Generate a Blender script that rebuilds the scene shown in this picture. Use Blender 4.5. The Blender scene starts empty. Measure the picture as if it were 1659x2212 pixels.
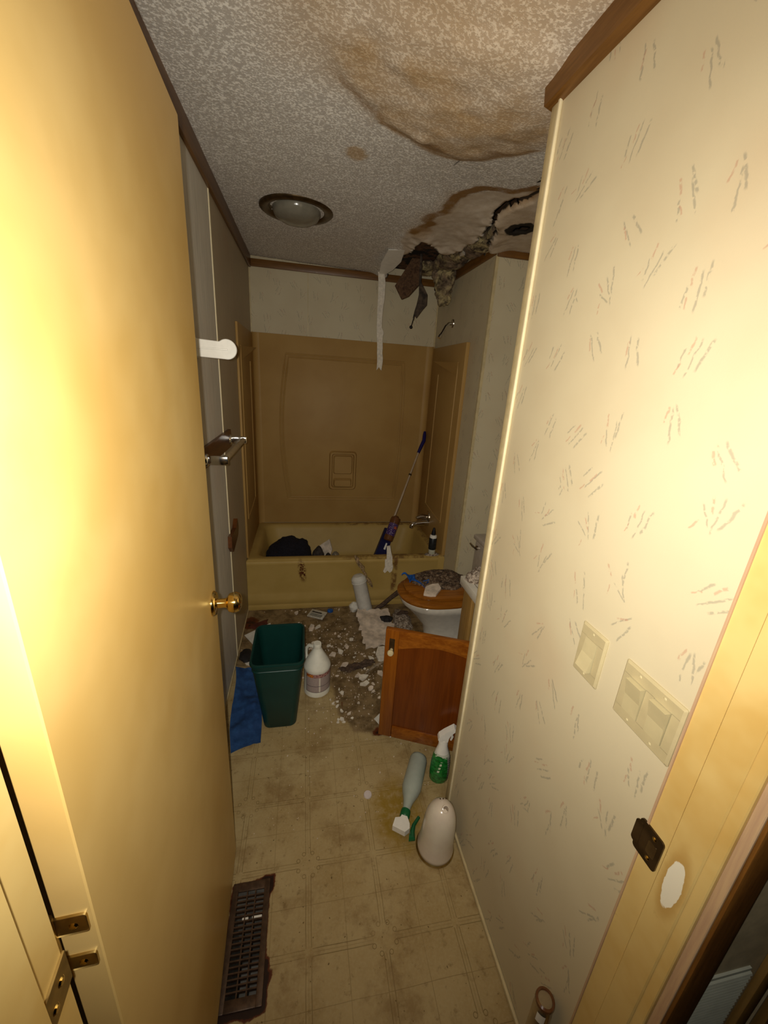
import bpy, bmesh, math, random
import numpy as np
from mathutils import Matrix, Vector, noise as mnoise

# ------------------------------------------------------------------ camera, world, light
scene = bpy.context.scene
COL = scene.collection
CAM_H = 1.636
cam_d = bpy.data.cameras.new('camera'); cam = bpy.data.objects.new('camera', cam_d); COL.objects.link(cam)
Rw = ((0.98073, -0.18490, 0.06315), (0.00035, -0.32156, -0.94689), (0.19538, 0.92866, -0.31530))
M = Matrix(((Rw[0][0], -Rw[1][0], -Rw[2][0], 0), (Rw[0][1], -Rw[1][1], -Rw[2][1], 0), (Rw[0][2], -Rw[1][2], -Rw[2][2], CAM_H), (0, 0, 0, 1)))
cam.matrix_world = M
cam_d.sensor_fit = 'HORIZONTAL'; cam_d.sensor_width = 36.0; cam_d.lens = 36.0 * 858.67 / 1659.0
cam_d.clip_start = 0.02
scene.camera = cam
world = bpy.data.worlds.new('world'); scene.world = world; world.use_nodes = True
world.node_tree.nodes['Background'].inputs[0].default_value = (0, 0, 0, 1)
world.node_tree.nodes['Background'].inputs[1].default_value = 0.0
# the camera's own flash beside the lens: the only light the photograph has
fl_d = bpy.data.lights.new('camera_flash_offscreen', 'SPOT'); fl = bpy.data.objects.new('camera_flash_offscreen', fl_d); COL.objects.link(fl)
fl_d.energy = 88.0; fl_d.color = (1.0, 0.94, 0.82); fl_d.shadow_soft_size = 0.006
fl_d.spot_size = math.radians(146); fl_d.spot_blend = 1.0
fl.location = (-0.022, 0.0, CAM_H + 0.012)
fl.rotation_euler = Vector((0.19, 0.93, -0.19)).to_track_quat('-Z', 'Y').to_euler()
scene.view_settings.view_transform = 'Standard'
scene.view_settings.look = 'None'
scene.view_settings.gamma = 1.0
scene.view_settings.use_curve_mapping = False
scene.view_settings.exposure = -0.2

rnd = random.Random(7)
XL, XR, YB = -0.40, 0.568, 3.42          # left wall, switch wall, back wall
XA, YJ, XF = 1.05, 2.40, 1.30            # alcove wall, jog wall, far right wall
YE = 1.075                               # end of the switch wall

def ss(t):
    t = np.clip(t, 0, 1); return t * t * (3 - 2 * t)
def zc(x, y):                            # ceiling height: sagging towards the switch wall
    return 2.422 - 0.022 * (x + 0.4) - 0.098 * ss((x - 0.0) / 0.57) * ss((2.0 - y) / 0.9)

# ------------------------------------------------------------------ shader helpers
class S:
    def __init__(s, nt, so): s.nt, s.so = nt, so
    def m(s, op, *o, clamp=False):
        n = s.nt.nodes.new('ShaderNodeMath'); n.operation = op; n.use_clamp = clamp
        for i, v in enumerate((s,) + o):
            if isinstance(v, S): s.nt.links.new(v.so, n.inputs[i])
            else: n.inputs[i].default_value = v
        return S(s.nt, n.outputs[0])
    def __add__(s, o): return s.m('ADD', o)
    def __sub__(s, o): return s.m('SUBTRACT', o)
    def __mul__(s, o): return s.m('MULTIPLY', o)
    def __truediv__(s, o): return s.m('DIVIDE', o)
    __radd__ = __add__; __rmul__ = __mul__
    def __rsub__(s, o): return (s * -1.0) + o
    def abs(s): return s.m('ABSOLUTE')
    def max(s, o): return s.m('MAXIMUM', o)
    def min(s, o): return s.m('MINIMUM', o)
    def lt(s, o): return s.m('LESS_THAN', o)
    def gt(s, o): return s.m('GREATER_THAN', o)
    def sat(s): return s.m('ADD', 0.0, clamp=True)
    def ramp(s, a, b):                   # 0 at a, 1 at b, clamped
        n = s.nt.nodes.new('ShaderNodeMapRange'); n.interpolation_type = 'SMOOTHSTEP'
        lo, hi, r = (a, b, (0, 1)) if a < b else (b, a, (1, 0))
        s.nt.links.new(s.so, n.inputs[0])
        n.inputs[1].default_value = lo; n.inputs[2].default_value = hi
        n.inputs[3].default_value = r[0]; n.inputs[4].default_value = r[1]
        return S(s.nt, n.outputs[0])

class Mat:
    def __init__(self, name, rough=0.6, metal=0.0, spec=0.4):
        self.m = bpy.data.materials.new(name); self.m.use_nodes = True
        self.nt = self.m.node_tree; self.b = self.nt.nodes['Principled BSDF']
        self.b.inputs['Roughness'].default_value = rough
        self.b.inputs['Metallic'].default_value = metal
        self.b.inputs['Specular IOR Level'].default_value = spec
        self._pos = None
    def pos(self):
        if self._pos is None:
            g = self.nt.nodes.new('ShaderNodeNewGeometry'); self._pos = g.outputs['Position']
        return self._pos
    def xyz(self, vec=None):
        n = self.nt.nodes.new('ShaderNodeSeparateXYZ'); self.nt.links.new(vec or self.pos(), n.inputs[0])
        return [S(self.nt, o) for o in n.outputs]
    def vec(self, x, y, z):
        n = self.nt.nodes.new('ShaderNodeCombineXYZ')
        for i, v in enumerate((x, y, z)):
            if isinstance(v, S): self.nt.links.new(v.so, n.inputs[i])
            else: n.inputs[i].default_value = v
        return n.outputs[0]
    def scaled(self, sc, vec=None):
        n = self.nt.nodes.new('ShaderNodeVectorMath'); n.operation = 'MULTIPLY'
        self.nt.links.new(vec or self.pos(), n.inputs[0]); n.inputs[1].default_value = sc
        return n.outputs[0]
    def noise(self, scale, detail=3, rough=0.55, vec=None, dist=0.0, dim='3D'):
        n = self.nt.nodes.new('ShaderNodeTexNoise'); n.noise_dimensions = dim
        n.inputs['Scale'].default_value = scale; n.inputs['Detail'].default_value = detail
        n.inputs['Roughness'].default_value = rough; n.inputs['Distortion'].default_value = dist
        self.nt.links.new(vec or self.pos(), n.inputs['Vector'])
        return S(self.nt, n.outputs[0])
    def attr(self, name):
        n = self.nt.nodes.new('ShaderNodeAttribute'); n.attribute_name = name
        return S(self.nt, n.outputs['Fac'])
    def uv(self):
        n = self.nt.nodes.new('ShaderNodeUVMap'); return n.outputs[0]
    def rgb(self, c):
        n = self.nt.nodes.new('ShaderNodeRGB'); n.outputs[0].default_value = (*c, 1); return n.outputs[0]
    def mix(self, f, a, b):
        n = self.nt.nodes.new('ShaderNodeMix'); n.data_type = 'RGBA'
        if isinstance(f, S): self.nt.links.new(f.so, n.inputs[0])
        else: n.inputs[0].default_value = f
        for i, c in ((6, a), (7, b)):
            if isinstance(c, tuple): n.inputs[i].default_value = (*c, 1)
            else: self.nt.links.new(c, n.inputs[i])
        return n.outputs[2]
    def color(self, c):
        if isinstance(c, tuple): self.b.inputs['Base Color'].default_value = (*c, 1)
        else: self.nt.links.new(c, self.b.inputs['Base Color'])
        return self
    def rough(self, s): self.nt.links.new(s.so, self.b.inputs['Roughness']); return self
    def bump(self, s, strength=0.3, dist=0.002):
        n = self.nt.nodes.new('ShaderNodeBump'); n.inputs['Strength'].default_value = strength
        n.inputs['Distance'].default_value = dist; self.nt.links.new(s.so, n.inputs['Height'])
        self.nt.links.new(n.outputs[0], self.b.inputs['Normal']); return self

def plain(name, c, rough=0.5, metal=0.0, var=0.15, scale=30, bump=0.0, spec=0.4, alpha=None, trans=0.0):
    m = Mat(name, rough, metal, spec)
    n = m.noise(scale, 4)
    d = tuple(v * (1 - var) for v in c); l = tuple(min(1, v * (1 + var)) for v in c)
    m.color(m.mix(n.ramp(0.3, 0.7), d, l))
    if bump: m.bump(m.noise(scale * 3, 4), bump, 0.002)
    if trans: m.b.inputs['Transmission Weight'].default_value = trans
    return m.m
def wood(name, c1, c2, axis=1, rough=0.35, fine=60):
    m = Mat(name, rough)
    sc = [fine, fine, fine]; sc[axis] = fine * 0.06
    v = m.scaled(tuple(sc))
    n = m.noise(1.0, 5, 0.6, v, 0.6); n2 = m.noise(3.5, 3, 0.6, v)
    f = (n * 0.75 + n2 * 0.35).ramp(0.35, 0.75)
    m.color(m.mix(f, c1, c2)).bump(n2, 0.12, 0.001)
    return m.m

# ------------------------------------------------------------------ materials
def wallpaper(name, base, base2, ink=0.75, streak=0.0):
    m = Mat(name, 0.55, spec=0.3)
    x, y, z = m.xyz()
    a = x + y
    v2 = m.vec(a, z, 0.0)
    vo = m.nt.nodes.new('ShaderNodeTexVoronoi'); vo.voronoi_dimensions = '2D'; vo.feature = 'F1'
    SC = 8.4
    vo.inputs['Scale'].default_value = SC; vo.inputs['Randomness'].default_value = 0.62
    m.nt.links.new(v2, vo.inputs['Vector'])
    cx, cy, _ = m.xyz(vo.outputs['Position'])
    wn = m.nt.nodes.new('ShaderNodeTexWhiteNoise'); wn.noise_dimensions = '2D'
    m.nt.links.new(m.vec(cx * 3.17, cy * 2.71, 0.0), wn.inputs['Vector'])
    r1, r2, r3 = m.xyz(wn.outputs['Color'])
    wob = (m.noise(55, 2, 0.5, v2) - 0.5) * 0.010
    lx = a - cx + wob; ly = z - cy
    th = (r1 - 0.42) * 1.5
    c, s_ = th.m('COSINE'), th.m('SINE')
    u = lx * c + ly * s_; v = ly * c - lx * s_
    brk = m.noise(120, 2, 0.5, v2).ramp(0.36, 0.5)
    dark = pink = None
    fan = (r2 - 0.5) * 2.6
    for i, (ou, ov, hl, k, w, pk) in enumerate(((-0.017, 0.004, 0.026, -0.55, 0.0034, 0), (-0.004, -0.006, 0.031, -0.1, 0.0026, 0),
                                            (0.009, 0.012, 0.014, 0.35, 0.0032, 1), (0.018, -0.010, 0.017, 0.8, 0.0027, 0), (0.012, -0.024, 0.010, -0.9, 0.0022, 1))):
        sh = (r3 - 0.5) * (0.012 * (1 if i % 2 else -1))
        d = (u - ou - v * fan * k * 0.6 - sh).abs()
        t = (v - ov - sh * 1.5).abs()
        msk = d.ramp(w, w * 0.25) * t.ramp(hl, hl * 0.75)
        if i > 2: msk = msk * r2.gt(0.35)
        if pk: pink = msk if pink is None else pink.max(msk)
        else: dark = msk if dark is None else dark.max(msk)
    n = m.noise(2.3, 4, 0.55).ramp(0.35, 0.7)
    c0 = m.mix(n, base, base2)
    if streak:
        st = m.noise(1.0, 4, 0.6, m.scaled((160, 160, 7)))
        c0 = m.mix(st.ramp(0.4, 0.72) * streak, c0, tuple(v * 0.62 for v in base))
    c0 = m.mix(m.noise(1.7, 3, 0.6).ramp(0.52, 0.75) * 0.35, c0, tuple(v * k for v, k in zip(base, (0.92, 0.74, 0.66))))
    c1 = m.mix(dark * brk * ink, c0, (0.22, 0.21, 0.17))
    c2 = m.mix(pink * brk * ink, c1, (0.44, 0.22, 0.15))
    m.color(c2).bump(m.noise(420, 2), 0.08, 0.001)
    return m.m
W_RIGHT = wallpaper('wallpaper cream', (0.60, 0.53, 0.365), (0.55, 0.47, 0.315), 0.5)
W_BACK = W_RIGHT
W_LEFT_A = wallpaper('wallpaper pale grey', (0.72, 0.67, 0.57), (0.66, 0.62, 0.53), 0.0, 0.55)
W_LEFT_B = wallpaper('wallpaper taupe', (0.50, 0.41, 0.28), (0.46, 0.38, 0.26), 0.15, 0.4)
W_HALL = plain('hall paneling', (0.44, 0.36, 0.22), 0.6, var=0.12, scale=40)

mm = Mat('cream door paint', 0.34, spec=0.45)
n1 = mm.noise(1.6, 4, 0.6); n2 = mm.noise(9, 4, 0.6)
cc = mm.mix(n1.ramp(0.38, 0.68), (0.62, 0.44, 0.17), (0.52, 0.335, 0.10))
mm.color(mm.mix(n2.ramp(0.45, 0.75) * 0.3, cc, (0.50, 0.33, 0.10))).bump(mm.noise(300, 2), 0.03, 0.001)
DOOR = mm.m
mm = Mat('cream jamb paint', 0.4)
x_, y_, z_ = mm.xyz()
n1 = mm.noise(5, 4, 0.6); n2 = mm.noise(38, 3)
cc = mm.mix(n1.ramp(0.35, 0.7), (0.68, 0.50, 0.195), (0.58, 0.375, 0.11))
chip = ((((y_ - 0.300) / 0.013).m('POWER', 2.0) + ((z_ - 0.930) / 0.050).m('POWER', 2.0)).m('SQRT') + (mm.noise(45, 3) - 0.5) * 0.55)
right = x_.gt(0.3)
cc = mm.mix(chip.ramp(1.9, 1.0) * right * 0.55, cc, (0.42, 0.22, 0.04))
cc = mm.mix(chip.ramp(1.02, 0.96) * right, cc, (0.86, 0.82, 0.68))
cc = mm.mix(n2.ramp(0.70, 0.78) * 0.5, cc, (0.35, 0.22, 0.07))
mm.color(cc)
JAMB = mm.m

TRIM_Y = wood('brown trim wood', (0.11, 0.045, 0.008), (0.19, 0.085, 0.018), 1, 0.4)
TRIM_X = wood('brown trim wood across', (0.11, 0.045, 0.008), (0.19, 0.085, 0.018), 0, 0.4)
CASING = wood('dark oak casing', (0.10, 0.038, 0.008), (0.20, 0.085, 0.016), 2, 0.4, 80)
BARE = wood('raw pale edge', (0.42, 0.27, 0.17), (0.55, 0.38, 0.22), 2, 0.7)
ORANGE = wood('orange varnished oak', (0.15, 0.038, 0.003), (0.25, 0.078, 0.006), 2, 0.25, 45)
ORANGE_X = wood('orange varnished oak rail', (0.16, 0.042, 0.004), (0.28, 0.092, 0.009), 0, 0.22, 45)
PANEL_W = wood('dark orange oak panel', (0.10, 0.022, 0.002), (0.15, 0.036, 0.003), 2, 0.25, 40)
SEATW = wood('varnished seat oak', (0.20, 0.065, 0.008), (0.36, 0.13, 0.015), 0, 0.15, 40)
TAN_OAK = wood('tan oak stile', (0.22, 0.12, 0.03), (0.33, 0.19, 0.055), 2, 0.4, 60)
DARKW = wood('dark red plaque wood', (0.07, 0.02, 0.004), (0.13, 0.042, 0.008), 1, 0.35, 50)
ROTW = wood('rotten brown board', (0.05, 0.022, 0.010), (0.16, 0.085, 0.04), 1, 0.8, 50)
BATTEN = plain('cream batten', (0.82, 0.72, 0.48), 0.4, var=0.05)
BASEB = plain('cream shoe moulding', (0.56, 0.46, 0.26), 0.4, var=0.1)

mm = Mat('popcorn ceiling', 0.9, spec=0.2)
st, ed, bare, mold, crack = (mm.attr(a) for a in ('stain', 'ring', 'bare', 'mold', 'crack'))
fl1 = mm.noise(135, 2, 0.6); fl2 = mm.noise(60, 3, 0.6)
spk = (fl1 * 0.75 + fl2 * 0.35).ramp(0.50, 0.66)
c0 = mm.mix(spk, (0.54, 0.505, 0.465), (0.93, 0.905, 0.86))
c0 = mm.mix(bare, c0, mm.mix(mm.noise(25, 4).ramp(0.35, 0.7), (0.55, 0.46, 0.36), (0.66, 0.58, 0.48)))
sn = mm.noise(11, 5, 0.6)
c0 = mm.mix((st * 1.05).sat(), c0, mm.mix(spk * 0.5, (0.44, 0.285, 0.135), (0.66, 0.50, 0.30)))
c0 = mm.mix((ed * (sn.ramp(0.3, 0.6) * 0.45 + 0.65)).sat() * 0.95, c0, (0.25, 0.125, 0.028))
c0 = mm.mix((mold * (mm.noise(40, 4, 0.65) + 0.5)).ramp(0.45, 0.8), c0, (0.022, 0.017, 0.012))
c0 = mm.mix(crack.ramp(0.35, 0.7), c0, (0.03, 0.02, 0.012))
mm.color(c0).bump(spk * (bare * -0.8 + 1.0), 0.22, 0.003)
CEIL = mm.m

PT, PX0, PY0 = 0.2315, 0.012, 0.9510
mm = Mat('vinyl floor', 0.42, spec=0.4)
x_, y_, z_ = mm.xyz()
wobx = (mm.noise(6, 2) - 0.5) * 0.006
gx = (x_ - PX0 + wobx) / PT; gy = (y_ - PY0 + wobx) / PT
ix = gx.m('ROUND'); iy = gy.m('ROUND')
dx = (gx - ix) * PT; dy = (gy - iy) * PT           # offset from the nearest double line
ax_, ay_ = dx.abs(), dy.abs()
par = ((ix + iy) * 0.5); par = (par - par.m('FLOOR')).lt(0.25)   # crossings with scrolls
LW = 0.0010
def line(d, c, w=LW): return (d - c).abs().ramp(w * 1.5, w * 0.5)
gate_x = (ay_ + par * -0.024).gt(0.011); gate_y = (ax_ + par * -0.024).gt(0.011)
pat = (line(ax_, 0.0085) * gate_x).max(line(ay_, 0.0085) * gate_y)
pat = pat.max(line(ax_, 0.0, 0.0008) * 0.5 * gate_x).max(line(ay_, 0.0, 0.0008) * 0.5 * gate_y)
pat = pat.max(line(ax_, PT / 2, 0.0008) * 0.75).max(line(ay_, PT / 2, 0.0008) * 0.75)
def curl(p, q):
    d = (((ax_ - p).m('POWER', 2.0)) + ((ay_ - q).m('POWER', 2.0))).m('SQRT')
    return line(d, 0.0058) * par
pat = pat.max(curl(0.0150, 0.0345)).max(curl(0.0345, 0.0150))
wear = mm.noise(8, 3).ramp(0.28, 0.6)
dirt, yel, rust = mm.attr('dirt'), mm.attr('yellow'), mm.attr('rust')
g1 = mm.noise(3.2, 5, 0.6); g2 = mm.noise(36, 4, 0.65); g3 = mm.noise(140, 2, 0.5)
c0 = mm.mix(g1.ramp(0.35, 0.68), (0.44, 0.335, 0.165), (0.36, 0.255, 0.108))
c0 = mm.mix(g3.ramp(0.4, 0.7) * 0.25, c0, (0.48, 0.39, 0.22))
c0 = mm.mix(pat * (wear * 0.5 + 0.4), c0, (0.20, 0.14, 0.055))
c0 = mm.mix(g2.ramp(0.56, 0.74) * 0.6, c0, (0.17, 0.11, 0.04))
c0 = mm.mix(mm.noise(95, 1, 0.4).ramp(0.735, 0.77) * 0.8, c0, (0.10, 0.06, 0.02))
c0 = mm.mix(mm.noise(5.5, 6, 0.72).ramp(0.47, 0.68) * 0.65, c0, (0.21, 0.125, 0.042))
c0 = mm.mix(yel * g2.ramp(0.2, 0.6) * 0.85, c0, (0.27, 0.165, 0.008))
dn = mm.noise(14, 6, 0.68)
cd = mm.mix(dn.ramp(0.35, 0.62), (0.085, 0.05, 0.02), (0.26, 0.18, 0.09))
cd = mm.mix(mm.noise(70, 4, 0.7).ramp(0.56, 0.72) * 0.6, cd, (0.36, 0.29, 0.22))
c0 = mm.mix((dirt + (dn - 0.5) * 0.9).ramp(0.35, 0.62) * 0.92, c0, cd)
c0 = mm.mix((rust + (g2 - 0.5) * 0.9).ramp(0.35, 0.6), c0, (0.10, 0.022, 0.006))
c0 = mm.mix((rust + (g2 - 0.5) * 0.9).ramp(0.66, 0.85), c0, (0.02, 0.007, 0.004))
mm.color(c0).bump(g3, 0.06, 0.001)
FLOOR = mm.m

mm = Mat('gold acrylic', 0.5, spec=0.22)
n1 = mm.noise(3, 4).ramp(0.35, 0.7)
mm.color(mm.mix(n1, (0.42, 0.26, 0.085), (0.38, 0.225, 0.07)))
SURR = mm.m
mm = Mat('gold tub enamel', 0.5, spec=0.25)
x_, y_, z_ = mm.xyz()
n1 = mm.noise(4, 4).ramp(0.35, 0.7)
c0 = mm.mix(n1, (0.45, 0.31, 0.095), (0.40, 0.27, 0.075))
rd = ((((x_ + 0.020 - (0.31 - z_) * 0.12) / 0.034).m('POWER', 2.0)) + (((z_ - 0.300) / 0.105).m('POWER', 2.0))).m('SQRT')
rm = rd.ramp(1.05, 0.45) * y_.lt(2.66) * (mm.noise(70, 4, 0.7)).ramp(0.45, 0.52)
c0 = mm.mix(rm.sat(), c0, (0.075, 0.012, 0.003))
rs = ((x_ - 0.662) / 0.022).abs().ramp(1.3, 0.5) * z_.ramp(0.05, 0.16) * y_.lt(2.66)
c0 = mm.mix(rs * mm.noise(30, 4, 0.7).ramp(0.35, 0.6) * 0.85, c0, (0.13, 0.05, 0.015))
rim = z_.gt(0.380) * x_.ramp(0.1, 0.45) * mm.noise(22, 5, 0.7).ramp(0.40, 0.62)
c0 = mm.mix(rim * 0.8, c0, (0.17, 0.09, 0.03))
mm.color(c0)
TUB = mm.m

PORC = plain('white porcelain', (0.66, 0.62, 0.54), 0.12, var=0.05, spec=0.6)
TANKM = plain('dusty porcelain', (0.50, 0.44, 0.38), 0.3, var=0.08)
LAMIN = plain('white laminate', (0.66, 0.63, 0.55), 0.3, var=0.05)
PALE = plain('pale cabinet lining', (0.58, 0.58, 0.52), 0.5, var=0.06)
CHROME = plain('chrome', (0.75, 0.75, 0.74), 0.12, 1.0, var=0.06)
DULLCHR = plain('tarnished chrome', (0.46, 0.40, 0.32), 0.25, 1.0, var=0.2)
BRASS = plain('polished brass', (0.80, 0.58, 0.20), 0.13, 1.0, var=0.06)
OLDBR = plain('dull brass', (0.42, 0.30, 0.11), 0.35, 1.0, var=0.25)
BRONZE = plain('dark bronze', (0.10, 0.065, 0.03), 0.35, 0.8, var=0.3)
IVORY = plain('ivory plastic', (0.47, 0.40, 0.235), 0.35, var=0.04)
IVORY2 = plain('ivory rocker', (0.52, 0.45, 0.265), 0.3, var=0.04)
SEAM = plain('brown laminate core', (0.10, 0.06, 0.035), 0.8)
DUCT = plain('grey sheet duct', (0.26, 0.24, 0.21), 0.6, var=0.2)
BIN = plain('dark green plastic', (0.003, 0.034, 0.028), 0.4, var=0.12, scale=8)
WHITEP = plain('white plastic', (0.80, 0.78, 0.72), 0.35, var=0.04)
JUGM = plain('white jug plastic', (0.76, 0.74, 0.64), 0.4, var=0.05)
BLUE = Mat('blue fabric pad', 0.85); _n = BLUE.noise(18, 5); BLUE.color(BLUE.mix(_n.ramp(0.35, 0.7), (0.010, 0.045, 0.15), (0.022, 0.085, 0.25))).bump(BLUE.noise(90, 4), 0.5, 0.003); BLUE = BLUE.m
BLUEP = plain('blue plastic film', (0.012, 0.09, 0.36), 0.35, var=0.3, scale=60)
DKBLUE = plain('dark blue plastic', (0.003, 0.004, 0.045), 0.4, var=0.1)
BLUEGRIP = plain('blue grip', (0.008, 0.006, 0.085), 0.4, var=0.1)
BEIGE = plain('beige metal pole', (0.50, 0.40, 0.28), 0.35, 0.3, var=0.08)
AMBER = plain('amber bottle plastic', (0.12, 0.045, 0.015), 0.15, var=0.15, spec=0.6)
BLACKP = plain('black plastic', (0.006, 0.006, 0.008), 0.4)
CLEARP = plain('cloudy bottle plastic', (0.50, 0.50, 0.40), 0.25, var=0.1)
GREYBOT = plain('grey bottle plastic', (0.36, 0.40, 0.35), 0.3, var=0.06)
GREENP = plain('green plastic', (0.008, 0.11, 0.035), 0.35, var=0.1)
GYPSUM = plain('gypsum paper', (0.64, 0.54, 0.44), 0.85, var=0.22, scale=28, bump=0.3)
GYPS_W = plain('white gypsum', (0.70, 0.64, 0.54), 0.85, var=0.12, scale=60, bump=0.3)
FOAM = plain('white foam sleeve', (0.62, 0.60, 0.55), 0.7, var=0.06)
PAPER = plain('white paper', (0.66, 0.64, 0.58), 0.8, var=0.08)
CARD = plain('printed card', (0.48, 0.45, 0.38), 0.6, var=0.25, scale=90)
SCRAP = plain('black scrap', (0.012, 0.010, 0.010), 0.7, var=0.4)
BROWNSCR = plain('brown scrap', (0.075, 0.045, 0.028), 0.8, var=0.4, scale=50, bump=0.5)
TOWEL = plain('black towel', (0.007, 0.006, 0.011), 0.95, var=0.4, scale=90, bump=0.6)
GREYCL = plain('dark grey cloth', (0.045, 0.035, 0.03), 0.9, var=0.4, scale=60, bump=0.5)
DEBRIS = Mat('rubble', 0.95)
_n = DEBRIS.noise(55, 5, 0.7); _n2 = DEBRIS.noise(26, 4, 0.6)
DEBRIS.color(DEBRIS.mix(_n.ramp(0.42, 0.66), DEBRIS.mix(_n2.ramp(0.4, 0.6), (0.030, 0.016, 0.009), (0.105, 0.06, 0.032)), (0.25, 0.18, 0.12))).bump(_n, 1.0, 0.006); DEBRIS = DEBRIS.m
DEBRIS2 = Mat('grey rubble', 0.95)
_n = DEBRIS2.noise(75, 5, 0.7)
DEBRIS2.color(DEBRIS2.mix(_n.ramp(0.38, 0.64), (0.12, 0.085, 0.06), (0.50, 0.42, 0.34))).bump(_n, 1.0, 0.006); DEBRIS2 = DEBRIS2.m
INSUL = Mat('wet insulation', 0.95)
_n = INSUL.noise(22, 6, 0.72, dist=0.6); _n2 = INSUL.noise(8, 4)
INSUL.color(INSUL.mix(_n.ramp(0.34, 0.62), (0.045, 0.029, 0.018), INSUL.mix(_n2.ramp(0.45, 0.62), (0.27, 0.195, 0.125), (0.50, 0.41, 0.21)))).bump(_n, 1.0, 0.012); INSUL = INSUL.m
REG = plain('brown register enamel', (0.085, 0.05, 0.03), 0.4, 0.3, var=0.25, scale=60)
ATTIC = plain('dark attic wood', (0.15, 0.09, 0.05), 0.9, var=0.4, scale=9)
LENS = plain('grey glass diffuser', (0.20, 0.185, 0.145), 0.18, var=0.08, spec=0.6)
SHADEG = Mat('opal glass', 0.18, spec=0.6); _n = SHADEG.noise(10, 4); SHADEG.color(SHADEG.mix(_n.ramp(0.35, 0.7), (0.62, 0.53, 0.44), (0.68, 0.62, 0.50))); SHADEG = SHADEG.m
GRILLE = plain('grey green grille paint', (0.40, 0.41, 0.34), 0.5, var=0.06)

# jug label: printed bands, text-like ticks and a painted highlight in its own UVs
mm = Mat('jug label print and highlight', 0.45)
u, v, _ = mm.xyz(mm.uv())
rows = (v * 26.0).m('FRACT').lt(0.5)
tick = mm.noise(1.0, 2, 0.6, mm.vec(u * 70.0, (v * 26.0).m('FLOOR'), 0.0)).gt(0.44)
c0 = mm.mix(rows * tick * 0.55, (0.45, 0.36, 0.33), (0.16, 0.12, 0.13))
c0 = mm.mix((u - 0.46).abs().lt(0.022) * v.lt(0.8), c0, (0.72, 0.66, 0.56))  # pale upright column: a highlight painted over the print
c0 = mm.mix((v - 0.34).abs().lt(0.012), c0, (0.12, 0.09, 0.10))
top = v.gt(0.82)
c0 = mm.mix(top, c0, (0.42, 0.22, 0.19))
c0 = mm.mix(top * u.lt(0.26) * v.lt(0.97), c0, (0.62, 0.20, 0.03))
blk = mm.noise(9, 3, 0.6, mm.vec(u * 2.0, v * 1.4, 3.0)).gt(0.55)
c0 = mm.mix(top * blk, c0, (0.13, 0.02, 0.02))
fr = u.lt(0.02).max(u.gt(0.98)).max(v.lt(0.025))
c0 = mm.mix(fr, c0, (0.10, 0.07, 0.08))
mm.color(c0); JUGLAB = mm.m
# mop bottle label
mm = Mat('purple label print', 0.3)
u, v, _ = mm.xyz(mm.uv())
blk = mm.noise(6, 3, 0.6, mm.vec(u * 3.0, v * 2.0, 1.0)).gt(0.56)
c0 = mm.mix(blk, (0.035, 0.008, 0.10), (0.30, 0.24, 0.34))
c0 = mm.mix((u - 0.62).abs().lt(0.13) * (v - 0.68).abs().lt(0.10), c0, (0.42, 0.10, 0.06))
mm.color(c0); MOPLAB = mm.m
# green spray bottle wrap
mm = Mat('green spray bottle print', 0.25, spec=0.6)
u, v, _ = mm.xyz(mm.uv())
nz = mm.noise(5, 4, 0.6, mm.vec(u * 3.0, v * 3.0, 0.0))
c0 = mm.mix(nz.ramp(0.35, 0.65), (0.006, 0.10, 0.015), (0.018, 0.24, 0.04))
back = (u + v * 0.06).gt(0.53)
rows = ((v + u * 0.5) * 14.0).m('FRACT').lt(0.45)
c0 = mm.mix(back, c0, mm.mix(rows, (0.30, 0.28, 0.24), (0.17, 0.155, 0.14)))
c0 = mm.mix((v + (nz - 0.5) * 0.25 + u * 0.12).gt(0.93), c0, (0.60, 0.62, 0.52))
let = (u - 0.34 - (v - 0.5) * 0.12).abs().lt(0.018) * ((v - 0.30) * 9.0).m('FRACT').lt(0.6) * v.gt(0.40) * v.lt(0.76)
c0 = mm.mix(let, c0, (0.62, 0.68, 0.50))
mm.color(c0); GREENLAB = mm.m

# ------------------------------------------------------------------ geometry helpers
def obj(name, geo, mat=None, parent=None, M=None, smooth=35, uvs=None):
    vs, fs = geo[0], geo[1]
    if M is not None: vs = [M @ Vector(v) for v in vs]
    me = bpy.data.meshes.new(name); me.from_pydata([tuple(v) for v in vs], [], fs)
    if uvs is None and len(geo) > 2: uvs = geo[2]
    if uvs:
        l = me.uv_layers.new(name='UVMap')
        for p in me.polygons:
            for li in p.loop_indices: l.data[li].uv = uvs[me.loops[li].vertex_index]
    if mat: me.materials.append(mat)
    if smooth:
        me.polygons.foreach_set('use_smooth', [True] * len(me.polygons))
        me.set_sharp_from_angle(angle=math.radians(smooth))
    me.update()
    o = bpy.data.objects.new(name, me); COL.objects.link(o)
    if parent:
        o.parent = parent
        if parent.type == 'EMPTY': o.matrix_parent_inverse = Matrix.Translation(-parent.location)
    return o
def tag(o, label=None, cat=None, group=None, kind=None):
    if label: o['label'] = label
    if cat: o['category'] = cat
    if group: o['group'] = group
    if kind: o['kind'] = kind
    return o
def thing(name, label, cat, loc, group=None):
    o = bpy.data.objects.new(name, None); COL.objects.link(o); o.location = loc; o.empty_display_size = 0.05
    return tag(o, label, cat, group)
def struct(o, label, cat): return tag(o, label, cat, kind='structure')
def fixnormals(vs, fs):
    bm = bmesh.new()
    bv = [bm.verts.new(tuple(v)) for v in vs]
    for f in fs:
        try: bm.faces.new([bv[i] for i in f])
        except ValueError: pass
    bmesh.ops.recalc_face_normals(bm, faces=bm.faces)
    bm.verts.index_update()
    r = ([tuple(v.co) for v in bm.verts], [[v.index for v in f.verts] for f in bm.faces]); bm.free(); return r
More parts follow.
